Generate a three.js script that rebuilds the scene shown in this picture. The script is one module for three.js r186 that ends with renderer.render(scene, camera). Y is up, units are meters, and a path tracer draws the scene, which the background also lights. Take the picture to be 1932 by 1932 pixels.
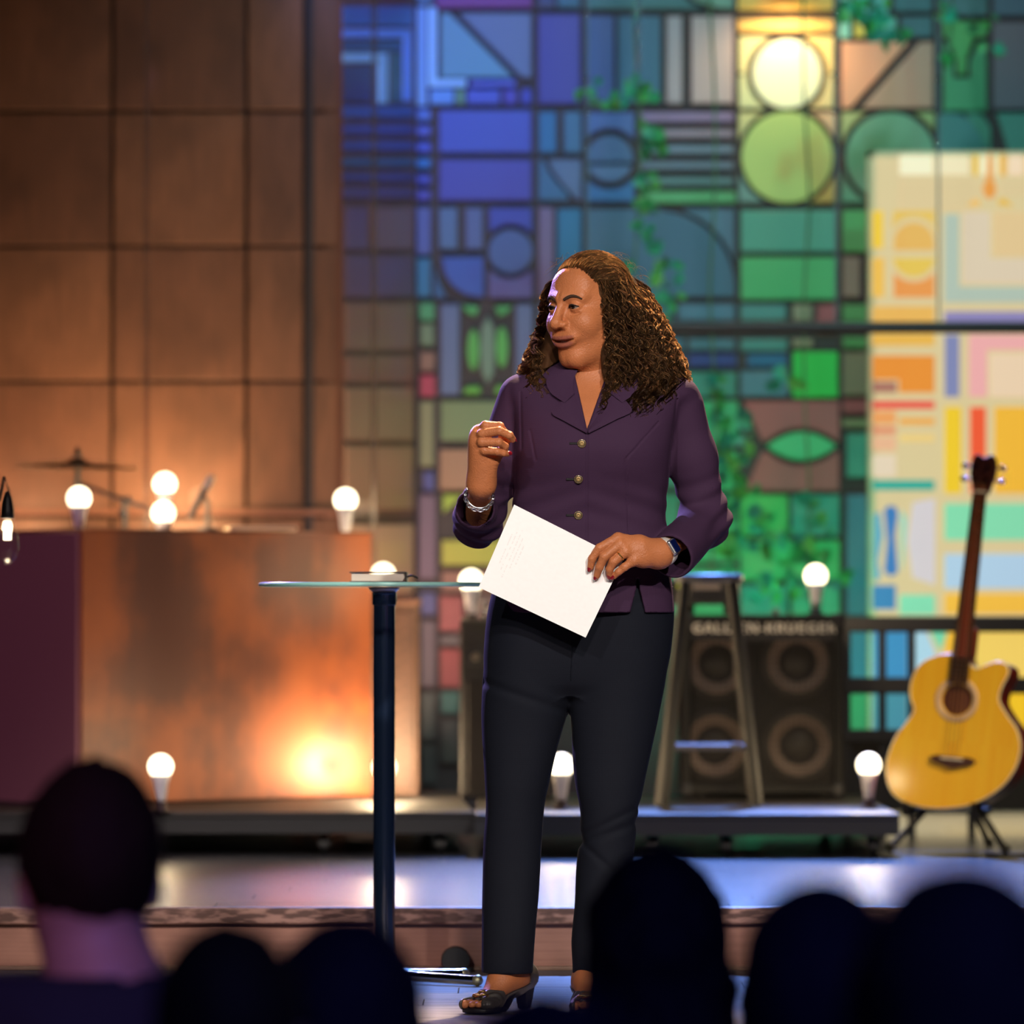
import * as THREE from 'three';
import { mergeGeometries, mergeVertices, toCreasedNormals } from 'three/addons/utils/BufferGeometryUtils.js';
import { RoundedBoxGeometry } from 'three/addons/geometries/RoundedBoxGeometry.js';
import { TextGeometry } from 'three/addons/geometries/TextGeometry.js';
import { FontLoader } from 'three/addons/loaders/FontLoader.js';
import { RectAreaLightUniformsLib } from 'three/addons/lights/RectAreaLightUniformsLib.js';

// ------------------------------------------------------------------ camera, exposure
// y = 0 is the lower stage floor, z = 0 the place where the speaker stands, the camera is 12 m in front of her.
const FOCAL = 10116, EYE = 0.896, CAMZ = 12, PITCH = Math.atan((1150 - 966) / FOCAL);
const scene = new THREE.Scene();
scene.background = new THREE.Color(0x000000);
const camera = new THREE.PerspectiveCamera(2 * Math.atan(966 / FOCAL) * 180 / Math.PI, 1, 0.1, 60);
camera.position.set(0, EYE, CAMZ);
camera.rotation.set(PITCH, 0, 0);
camera.focus = 11.9;
camera.userData.fStop = 3.1;
const renderer = new THREE.WebGLRenderer({ antialias: true });
renderer.toneMapping = THREE.LinearToneMapping;
renderer.toneMappingExposure = 1.0;
renderer.shadowMap.enabled = true;
RectAreaLightUniformsLib.init();

// ------------------------------------------------------------------ helpers
let seed = 20240611;
function rnd() { seed |= 0; seed = seed + 0x6D2B79F5 | 0; let t = Math.imul(seed ^ seed >>> 15, 1 | seed); t = t + Math.imul(t ^ t >>> 7, 61 | t) ^ t; return ((t ^ t >>> 14) >>> 0) / 4294967296; }
const rr = (a, b) => a + (b - a) * rnd();
const V = (x, y, z) => new THREE.Vector3(x, y, z);
// the point of the place that lies D metres in front of the camera on the line through (x, y) of the survey grid
function W(px, py, D) {
  const x = (px - 966) / FOCAL, y = (966 - py) / FOCAL, c = Math.cos(PITCH), s = Math.sin(PITCH);
  const yy = y * c + s, zz = y * s - c, k = D / -zz;
  return V(x * k, EYE + yy * k, CAMZ - D);
}
const names = {};
function numbered(n) { names[n] = (names[n] ?? -1) + 1; return names[n] ? `${n}_${String(names[n]).padStart(3, '0')}` : n; }
function sh(o) { o.traverse(c => { if (c.isMesh) { c.castShadow = true; c.receiveShadow = true; } }); return o; }
function mesh(name, geo, mat, parent) { const m = new THREE.Mesh(geo, mat); m.name = name; m.castShadow = m.receiveShadow = true; if (parent) parent.add(m); return m; }
function thing(name, label, category, pos, turn, group) {
  const o = new THREE.Group(); o.name = numbered(name); scene.add(o);
  if (pos) o.position.copy(pos); if (turn) o.rotation.y = turn;
  o.userData = { label, category }; if (group) o.userData.group = group;
  return o;
}
function structure(name, label) { const o = new THREE.Group(); o.name = name; o.userData = { label, category: 'setting', kind: 'structure' }; scene.add(o); return o; }
const box = (w, h, d, x = 0, y = 0, z = 0) => new THREE.BoxGeometry(w, h, d).translate(x, y, z);
const rbox = (w, h, d, r = .004, x = 0, y = 0, z = 0) => new RoundedBoxGeometry(w, h, d, 2, Math.min(r, w / 2.01, h / 2.01, d / 2.01)).translate(x, y, z);
const cyl = (r0, r1, h, n = 24, x = 0, y = 0, z = 0) => new THREE.CylinderGeometry(r0, r1, h, n).translate(x, y, z);
function rod(a, b, r, r2 = r, n = 12) { // a bar from a to b
  const d = b.clone().sub(a), g = new THREE.CylinderGeometry(r2, r, d.length(), n);
  g.applyQuaternion(new THREE.Quaternion().setFromUnitVectors(V(0, 1, 0), d.clone().normalize()));
  return g.translate((a.x + b.x) / 2, (a.y + b.y) / 2, (a.z + b.z) / 2);
}
const tube = (pts, r, n = 40, k = 8, closed = false) => new THREE.TubeGeometry(new THREE.CatmullRomCurve3(pts, closed), n, r, k, closed);
const lathe = (pts, n = 32) => new THREE.LatheGeometry(pts.map(p => new THREE.Vector2(p[0], p[1])), n);
function merged(list) { return mergeGeometries(list.map(g => { const q = g.index ? g.toNonIndexed() : g; for (const k of Object.keys(q.attributes)) if (!['position', 'normal', 'uv'].includes(k)) q.deleteAttribute(k); if (!q.attributes.uv) q.setAttribute('uv', new THREE.BufferAttribute(new Float32Array(q.attributes.position.count * 2), 2)); return q; })); }
const lin = (hex, k = 1) => { const c = new THREE.Color(hex); c.r = Math.min(c.r * k, .95); c.g = Math.min(c.g * k, .95); c.b = Math.min(c.b * k, .95); return c; };
function std(hex, rough = .6, metal = 0, extra = {}) { return new THREE.MeshPhysicalMaterial({ color: hex instanceof THREE.Color ? hex : new THREE.Color(hex), roughness: rough, metalness: metal, side: THREE.DoubleSide, ...extra }); }

// value noise and textures
function hash(x, y, s) { let h = Math.imul(x, 374761393) + Math.imul(y, 668265263) + Math.imul(s, 974634777) | 0; h = Math.imul(h ^ h >>> 13, 1274126177); return ((h ^ h >>> 16) >>> 0) / 4294967296; }
function vnoise(x, y, per, s) { // tileable with period per
  const xi = Math.floor(x), yi = Math.floor(y), fx = x - xi, fy = y - yi, u = fx * fx * (3 - 2 * fx), v = fy * fy * (3 - 2 * fy), m = a => ((a % per) + per) % per;
  const a = hash(m(xi), m(yi), s), b = hash(m(xi + 1), m(yi), s), c = hash(m(xi), m(yi + 1), s), d = hash(m(xi + 1), m(yi + 1), s);
  return a + (b - a) * u + (c - a) * v + (a - b - c + d) * u * v;
}
function fbm(x, y, per, s, oct = 4) { let a = 0, k = .5; for (let i = 0; i < oct; i++) { a += k * vnoise(x, y, per, s + i); x *= 2; y *= 2; per *= 2; k *= .5; } return a / (1 - Math.pow(.5, oct)); }
function tex(n, fn, srgb = true, rep = [1, 1], h = n) {
  const d = new Uint8Array(n * h * 4);
  for (let y = 0; y < h; y++) for (let x = 0; x < n; x++) { const c = fn(x / n, y / h), i = (y * n + x) * 4; d[i] = Math.max(0, Math.min(255, c[0] * 255)); d[i + 1] = Math.max(0, Math.min(255, c[1] * 255)); d[i + 2] = Math.max(0, Math.min(255, c[2] * 255)); d[i + 3] = 255; }
  const t = new THREE.DataTexture(d, n, h); t.wrapS = t.wrapT = THREE.RepeatWrapping; t.magFilter = THREE.LinearFilter; t.minFilter = THREE.LinearMipmapLinearFilter; t.generateMipmaps = true;
  if (srgb) t.colorSpace = THREE.SRGBColorSpace; t.repeat.set(...rep); t.needsUpdate = true; return t;
}
const g3 = v => [v, v, v];
const mixc = (a, b, t) => [a[0] + (b[0] - a[0]) * t, a[1] + (b[1] - a[1]) * t, a[2] + (b[2] - a[2]) * t];
const sst = (a, b, x) => { const t = Math.max(0, Math.min(1, (x - a) / (b - a))); return t * t * (3 - 2 * t); };
const weaveTex = tex(256, (u, v) => { const a = Math.sin(u * 2 * Math.PI * 64) * .5 + .5, b = Math.sin(v * 2 * Math.PI * 64) * .5 + .5; return g3(.3 + .25 * a + .25 * b + .2 * fbm(u * 32, v * 32, 32, 3)); }, false);
const grainTex = tex(512, (u, v) => { const n = fbm(u * 4, v * 60, 4, 11, 2), m = fbm(u * 3, v * 6, 3, 12), f = vnoise(u * 16, v * 240, 16, 15); return g3(.55 + .25 * n + .2 * m - .12 * f); });
const grainBump = tex(256, (u, v) => g3(fbm(u * 4, v * 64, 4, 17, 3)), false);
const blotchTex = tex(256, (u, v) => g3(.72 + .38 * (fbm(u * 5, v * 5, 5, 21, 5) - .5)));
// brushed copper sheet with brown patina clouds and upright wipe marks
const copperTex = tex(512, (u, v) => { const n = fbm(u * 4, v * 4, 4, 31, 5), s = fbm(u * 26, v * 5, 26, 35, 3), k = sst(.3, .72, n * .85 + s * .15); return mixc([.37, .2, .165], [.62, .33, .18], k); });
const copperRough = tex(256, (u, v) => { const n = fbm(u * 4, v * 4, 4, 31, 5), s = fbm(u * 60, v * 3, 60, 36, 2); return [0, .36 + .25 * n + .06 * s, 0]; }, false);
const panelTex = tex(512, (u, v) => { const n = fbm(u * 3, v * 3, 3, 41, 5), s = fbm(u * 50, v * 4, 50, 44, 2); return g3(.62 + .3 * n + .12 * (s - .5)); });

// ------------------------------------------------------------------ stage lamps (all outside the frame, on bars under the ceiling)
const blackPaint = std(0x0b0b0d, .55), steel = std(0x8c8f96, .3, 1), chrome = std(0xc9ccd2, .12, 1);
const lampList = [];
function stageLamp(label, pos, target, color, intensity, angleDeg, penumbra, size = 4) {
  const t = thing('stage_spotlight', label, 'spotlight', pos, 0, 'stage spotlights on the lighting bars');
  const d = target.clone().sub(pos).normalize(), q = new THREE.Quaternion().setFromUnitVectors(V(0, 0, -1), d);
  const can = mesh('can', lathe([[.0, .3], [.07, .29], [.085, .24], [.085, .0], [.095, -.01], [.095, -.03], [.08, -.03], [.08, .2], [0, .22]], 24).rotateX(Math.PI / 2), blackPaint, t); can.quaternion.copy(q);
  const c = new THREE.Color(...color);
  const lens = mesh('lens_light', new THREE.CircleGeometry(.078, 24).rotateY(Math.PI), new THREE.MeshStandardMaterial({ color: 0x222222, emissive: c, emissiveIntensity: 3, side: THREE.DoubleSide }), t);
  lens.position.copy(d.clone().multiplyScalar(.005)); lens.quaternion.copy(q);
  mesh('yoke', merged([rod(V(-.11, 0, 0), V(-.11, .18, 0), .008), rod(V(.11, 0, 0), V(.11, .18, 0), .008), rod(V(-.11, .18, 0), V(.11, .18, 0), .008), rod(V(0, .18, 0), V(0, .3, 0), .012)]), blackPaint, t);
  const l = new THREE.SpotLight(c, intensity, 0, angleDeg * Math.PI / 180, penumbra, 2);
  l.name = 'spot_beam'; l.position.copy(pos).addScaledVector(d, .05); l.target.position.copy(target); l.castShadow = true; l.shadow.mapSize.set(1024, 1024); l.shadow.radius = size;
  scene.add(l, l.target);
  lampList.push([pos, t]);
}
const MURAL_D = 20;
stageLamp('warm white front spotlight high on the right of the hall', V(3.0, 5.3, 9.6), V(.15, .98, 0), [1, .93, .85], 215, 6.4, .5, 6);
stageLamp('warm white front spotlight high on the left of the hall', V(-3.2, 5.3, 9.0), V(.15, .98, 0), [1, .93, .85], 82, 6.4, .5, 6);
stageLamp('violet back spotlight above the copper wall', V(-2.5, 3.9, -5.5), V(.1, 1.2, 0), [.42, .3, 1], 230, 12, .5, 3);
stageLamp('amber back spotlight high behind the speaker', V(.75, 5.3, -2.4), V(.18, 1.4, 0), [1, .74, .48], 420, 10, .5, 3);
stageLamp('cool white wash light over the mural', V(.7, 5.4, -3.4), V(.75, 1.3, -8), [.75, .95, 1], 30, 34, .6, 8);
stageLamp('deep blue spotlight aimed at the upper mural', V(-.5, 4.9, -4.9), W(800, 90, MURAL_D), [.16, .3, 1], 26, 13, 1, 4);
stageLamp('second blue spotlight washing the mural', V(.1, 5.1, -4.4), W(900, 330, MURAL_D), [.18, .22, 1], 9, 15, .9, 4);
stageLamp('blue violet spotlight over the upper stage', V(.9, 5.2, -7.3), V(.85, .16, -2.7), [.17, .34, 1], 780, 15, .5, 4);
stageLamp('lavender spotlight over the stage left', V(-1.4, 5.2, -6.6), V(-.5, .16, -1.9), [.5, .5, 1], 30, 20, .6, 4);
stageLamp('teal spotlight crossing the right of the mural', V(1.9, 5.0, -4.2), W(1400, 640, MURAL_D), [.08, .85, .62], 18, 22, .8, 4);
stageLamp('purple house light at the rear left of the hall', V(-2.6, 4.6, 13.2), V(-.62, .55, 5.0), [.95, .36, .75], 46, 4.6, .8, 6);
stageLamp('blue house light at the rear right of the hall', V(2.2, 4.6, 13.4), V(.15, .3, 6.4), [.18, .2, 1], 95, 12, .8, 6);
stageLamp('plum coloured side spotlight aimed at the copper desk', V(-4.6, 4.6, 1.5), V(-1.35, .75, -4.9), [1, .52, .72], 45, 11, .8, 6);
stageLamp('warm side spotlight aimed at the guitar', V(4.2, 4.8, -.6), V(1.3, .6, -4.3), [1, .76, .42], 130, 6.5, .7, 6);
stageLamp('soft warm front wash light above the hall', V(.45, 5.3, 10.2), V(0, .05, -1.2), [1, .8, .7], 155, 9.5, .5, 10);
// ------------------------------------------------------------------ room shell
const RISER_Z = -1.33, RISER_H = .158, EDGE_Z = 2.5, AUD = -.58, BACK_Z = CAMZ - MURAL_D - .05;
const darkWall = std(0x17161a, .9), darkFloor = std(0x0d0d10, .9);
{
  const f = structure('floor', 'dark auditorium floor in front of the stage');
  mesh('slab', box(14.4, .2, 13.2, 0, AUD - .1, EDGE_Z + 6.5), darkFloor, f);
  const c = structure('ceiling', 'dark hall ceiling'); mesh('slab', box(14.4, .2, 24.6, 0, 6.1, 3.1), darkWall, c);
  const l = structure('wall_left', 'dark side wall on the left'); mesh('slab', box(.2, 6.9, 24.6, -7.1, 2.7, 3.1), darkWall, l);
  const r = structure('wall_right', 'dark side wall on the right'); mesh('slab', box(.2, 6.9, 24.6, 7.1, 2.7, 3.1), darkWall, r);
  const b = structure('wall_rear', 'dark wall at the back of the hall'); mesh('slab', box(14.4, 6.9, .2, 0, 2.7, 15.2), darkWall, b);
}
// lighting bars
for (const [z, what] of [[13.0, 'house'], [9.3, 'front'], [0, 'overhead'], [-3.9, 'middle'], [-6.5, 'rear']]) {
  const t = thing('lighting_bar', `long black ${what} lighting bar under the ceiling`, 'lighting bar', V(0, 5.62, z));
  mesh('pipe', rod(V(-4.8, 0, 0), V(4.8, 0, 0), .025, .025, 16), blackPaint, t);
  for (const x of [-3.5, 0, 3.5]) mesh('hanger', rod(V(x, 0, 0), V(x, .38, 0), .012), blackPaint, t);
}
for (const [pos, t] of lampList) { // each lamp hangs from its bar by a drop pipe and an outrigger
  const barZ = [9.3, 13.0, 0, -3.9, -6.5].reduce((a, b) => Math.abs(b - pos.z) < Math.abs(a - pos.z) ? b : a);
  mesh('drop_pipe', merged([rod(V(0, .3, 0), V(0, 5.66 - pos.y, 0), .014), rod(V(0, 5.66 - pos.y, 0), V(0, 5.66 - pos.y, barZ - pos.z), .014)]), blackPaint, t);
}
// ------------------------------------------------------------------ stage decks of planks
function deck(name, label, y, z0, z1, x0, x1, th, pw, mats) {
  const f = structure(name, label);
  mesh('subfloor', box(x1 - x0, th - .018, z0 - z1, (x0 + x1) / 2, y - .018 - (th - .018) / 2, (z0 + z1) / 2), darkFloor, f);
  const L = 1.28, g0 = box(L - .003, .018, pw - .003), uv = g0.attributes.uv;
  for (let i = 0; i < uv.count; i++) uv.setXY(i, uv.getX(i), uv.getY(i) * .16);
  let n = 0;
  for (let z = z0 - pw / 2, k = 0; z > z1 - pw / 2 + .01; z -= pw, k++) {
    let x = x0 + L / 2 - ((k * .47) % 1) * L;
    for (; x < x1 + L / 2; x += L) {
      const a = Math.max(x - L / 2, x0), b = Math.min(x + L / 2, x1); if (b - a < .05) continue;
      const m = mesh('plank', g0, mats[(n * 7 + k * 3) % mats.length], f); n++;
      m.scale.x = (b - a - .003) / (L - .003); m.position.set((a + b) / 2, y - .009 + (hash(n, k, 5) - .5) * .0006, z);
      if (z - pw / 2 < z1) { m.scale.z = (z + pw / 2 - z1) / pw; m.position.z = (z + pw / 2 + z1) / 2; }
    }
  }
}
const plankMats = [[.40, .36, .36], [.34, .31, .32], [.45, .41, .41], [.37, .34, .35]].map((c, i) => { const t = grainTex.clone(); t.offset.set(i * .27, i * .31); return std(new THREE.Color(...c), .5, 0, { map: t, specularIntensity: .3, clearcoat: .15, clearcoatRoughness: .25 }); });
const plankMats2 = [[.17, .18, .215], [.15, .16, .195], [.19, .2, .235], [.16, .17, .205]].map((c, i) => { const t = grainTex.clone(); t.offset.set(i * .37, i * .21); return std(new THREE.Color(...c), .55, 0, { map: t, specularIntensity: .25, clearcoat: .9, clearcoatRoughness: .2, bumpMap: grainBump, bumpScale: .0006 }); });
deck('floor_lower_stage', 'grey laminate plank floor of the lower stage', 0, EDGE_Z, RISER_Z, -3.3, 3.3, .57, .19, plankMats);
deck('floor_upper_stage', 'glossy grey plank floor of the raised upper stage', RISER_H, RISER_Z, -8.05, -3.3, 3.3, .15, .19, plankMats2);
const fasciaTex = tex(512, (u, v) => { const n = fbm(u * 12, v * 3, 12, 51, 5), s = fbm(u * 6, v * 30, 6, 54, 3); return mixc([.52, .35, .3], [.72, .52, .45], .6 * n + .4 * s); }, true, [2, 1], 128);
const nosingTex = tex(512, (u, v) => { const n = fbm(u * 30, v * 4, 30, 61, 4), k = sst(.35, .7, n); return mixc([.36, .24, .21], [.66, .5, .45], k); }, true, [2, 1], 64);
{ // riser front: nosing board, fascia board, base strip
  const r = structure('trim_1', 'brown wooden front of the upper stage step');
  const woodN = std(0xffffff, .55, 0, { map: nosingTex }), woodF = std(0xffffff, .6, 0, { map: fasciaTex });
  for (let k = 0; k < 3; k++) {
    mesh('nosing_board', rbox(2.197, .042, .05, .006, -2.2 + 2.2 * k, RISER_H - .021, RISER_Z + .012), woodN, r);
    mesh('fascia_board', rbox(2.197, .112, .02, .003, -2.2 + 2.2 * k, .062, RISER_Z + .001), woodF, r);
    mesh('base_strip', rbox(2.197, .012, .03, .004, -2.2 + 2.2 * k, .006, RISER_Z + .016), std(0x8a6a58, .6), r);
  }
  const st = structure('trim_2', 'dark front face of the stage towards the audience'); mesh('skirt', box(6.6, .56, .03, 0, -.29, EDGE_Z + .016), darkWall, st);
}
{ const t = thing('cable_plug', 'small dark rounded rubber cover on the step behind the table', 'cable cover', V(W(860, 1830, 13.3).x, 0, RISER_Z + .034)); mesh('dome', new THREE.CylinderGeometry(.034, .036, .035, 24, 1, false, 0, Math.PI * 2).rotateX(Math.PI / 2).scale(1, .92, 1).translate(0, .03, .017), std(0x12161a, .6), t); mesh('flange', rbox(.085, .012, .036, .004, 0, .006, .018), std(0x12161a, .6), t); }

// ------------------------------------------------------------------ left copper wall of square panels
const COP_D = 19.3;
const panelCols = [0x8a5c46, 0x825642, 0x92624a, 0x7e523e].map((h, i) => { const t = panelTex.clone(); t.offset.set(i * .23, i * .41); return std(h, .5, .12, { map: t }); });
{
  const w = structure('wall_copper', 'wall of square copper coloured panels on the left');
  const a = W(-700, 1500, COP_D), b = W(640, -100, COP_D), gap = .012;
  mesh('backing', box(b.x + 7, 5.9, .3, (b.x - 7) / 2, RISER_H - .05 + 2.95, CAMZ - COP_D - .17), std(0x1c1310, .9), w);
  const xs = [-7.0]; let x0 = W(212, 0, COP_D).x; const pw = W(465, 0, COP_D).x - x0;
  const cols = []; for (let x = x0; x > -6.5; x -= pw) cols.unshift(x); cols.push(x0 + pw, W(580, 0, COP_D).x, b.x);
  const ys = []; const yj = W(0, 465, COP_D).y, ph = yj - W(0, 720, COP_D).y; for (let y = yj - 4 * ph; y < 6; y += ph) ys.push(y);
  let n = 0;
  for (let i = 0; i + 1 < cols.length; i++) for (let j = 0; j + 1 < ys.length; j++) {
    if (cols[i] < -3.6) continue;
    const y0 = Math.max(ys[j], RISER_H), y1 = Math.min(ys[j + 1], 5.9); if (y1 - y0 < .05) continue;
    const g = i === cols.length - 3 ? .022 : gap;
    mesh('panel', rbox(cols[i + 1] - cols[i] - g, y1 - y0 - gap, .02, .004, (cols[i] + cols[i + 1]) / 2 - (g - gap) / 2, (y0 + y1) / 2, CAMZ - COP_D - .01 + (hash(i, j, 9) - .5) * .003), panelCols[(i * 3 + j * 5) % 4], w); n++;
  }
  // upright box batten at the joint near the end of the wall
  mesh('joint_batten', rbox(.03, 5.7, .03, .004, W(584, 0, COP_D).x, RISER_H + 2.85, CAMZ - COP_D - .005), std(0x2a2024, .6), w);
  mesh('ledge', rbox(3.2, .02, .014, .004, b.x - 1.6, W(0, 966, COP_D).y, CAMZ - COP_D + .005), std(0x7a4c3a, .55), w);
  mesh('end_cap', rbox(.02, 5.7, .34, .004, b.x + .002, RISER_H + 2.85, CAMZ - COP_D - .165), std(0x6b4030, .5, .3), w);
}
// ------------------------------------------------------------------ mural of glass panes on the back wall, and the slanted pier left of it
const leadMat = std(0x43383e, .75);
const paneMats = {};
function paneMat(hex) { return paneMats[hex] ??= std(lin(hex, 1.15), .4, 0, { clearcoat: .15, clearcoatRoughness: .25 }); }
function makePanes(parent, list, to, depth, matOf, name = 'pane') {
  for (const [pts, hex] of list) {
    const s = new THREE.Shape(pts.map(p => { const q = to(p[0], p[1]); return new THREE.Vector2(q[0], q[1]); }));
    mesh(name, new THREE.ExtrudeGeometry(s, { depth, bevelEnabled: true, bevelThickness: .002, bevelSize: .002, bevelOffset: -.002, bevelSegments: 1 }), matOf(hex), parent);
  }
}
const R = (x0, y0, x1, y1, h) => [[[x0, y1], [x1, y1], [x1, y0], [x0, y0]], h];
const P = (pts, h) => [pts, h];
const arc = (cx, cy, r, a0, a1, n = 16) => Array.from({ length: n + 1 }, (_, i) => { const a = (a0 + (a1 - a0) * i / n) * Math.PI / 180; return [cx + r * Math.cos(a), cy + r * Math.sin(a)]; });
const Ci = (cx, cy, r, h) => [arc(cx, cy, r, 0, 354, 40), h];
function corners(cx, cy, r, x0, y0, x1, y1, hs) { // what a round pane leaves of its rectangle, four pieces
  const out = [], A = (lim) => Math.acos(Math.min(1, lim / r)) * 180 / Math.PI;
  const put = (sx, sy, X, Y, h) => { const dx = Math.abs(X - cx), dy = Math.abs(Y - cy); const a0 = dx >= r ? 0 : A(dx), a1 = dy >= r ? 90 : 90 - A(dy);
    const pts = [[X, Y]]; pts.push([X, cy + sy * (dx >= r ? 4 : r * Math.sin(a0 * Math.PI / 180))]);
    for (let i = 0; i <= 12; i++) { const a = (a0 + (a1 - a0) * i / 12) * Math.PI / 180; pts.push([cx + sx * r * Math.cos(a), cy + sy * r * Math.sin(a)]); }
    pts.push([cx + sx * (dy >= r ? 4 : r * Math.cos(a1 * Math.PI / 180)), Y]); out.push([pts, h]); };
  put(-1, -1, x0, y0, hs[0]); put(1, -1, x1, y0, hs[1]); put(1, 1, x1, y1, hs[2]); put(-1, 1, x0, y1, hs[3]);
  return out;
}
const lensPts = (cx, cy, w, h) => [...Array.from({ length: 13 }, (_, i) => { const t = i / 12 * 2 - 1; return [cx + w * t, cy - h * (1 - t * t)]; }), ...Array.from({ length: 11 }, (_, i) => { const t = 1 - (i + 1) / 6; return [cx + w * t, cy + h * (1 - t * t)]; })];
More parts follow.
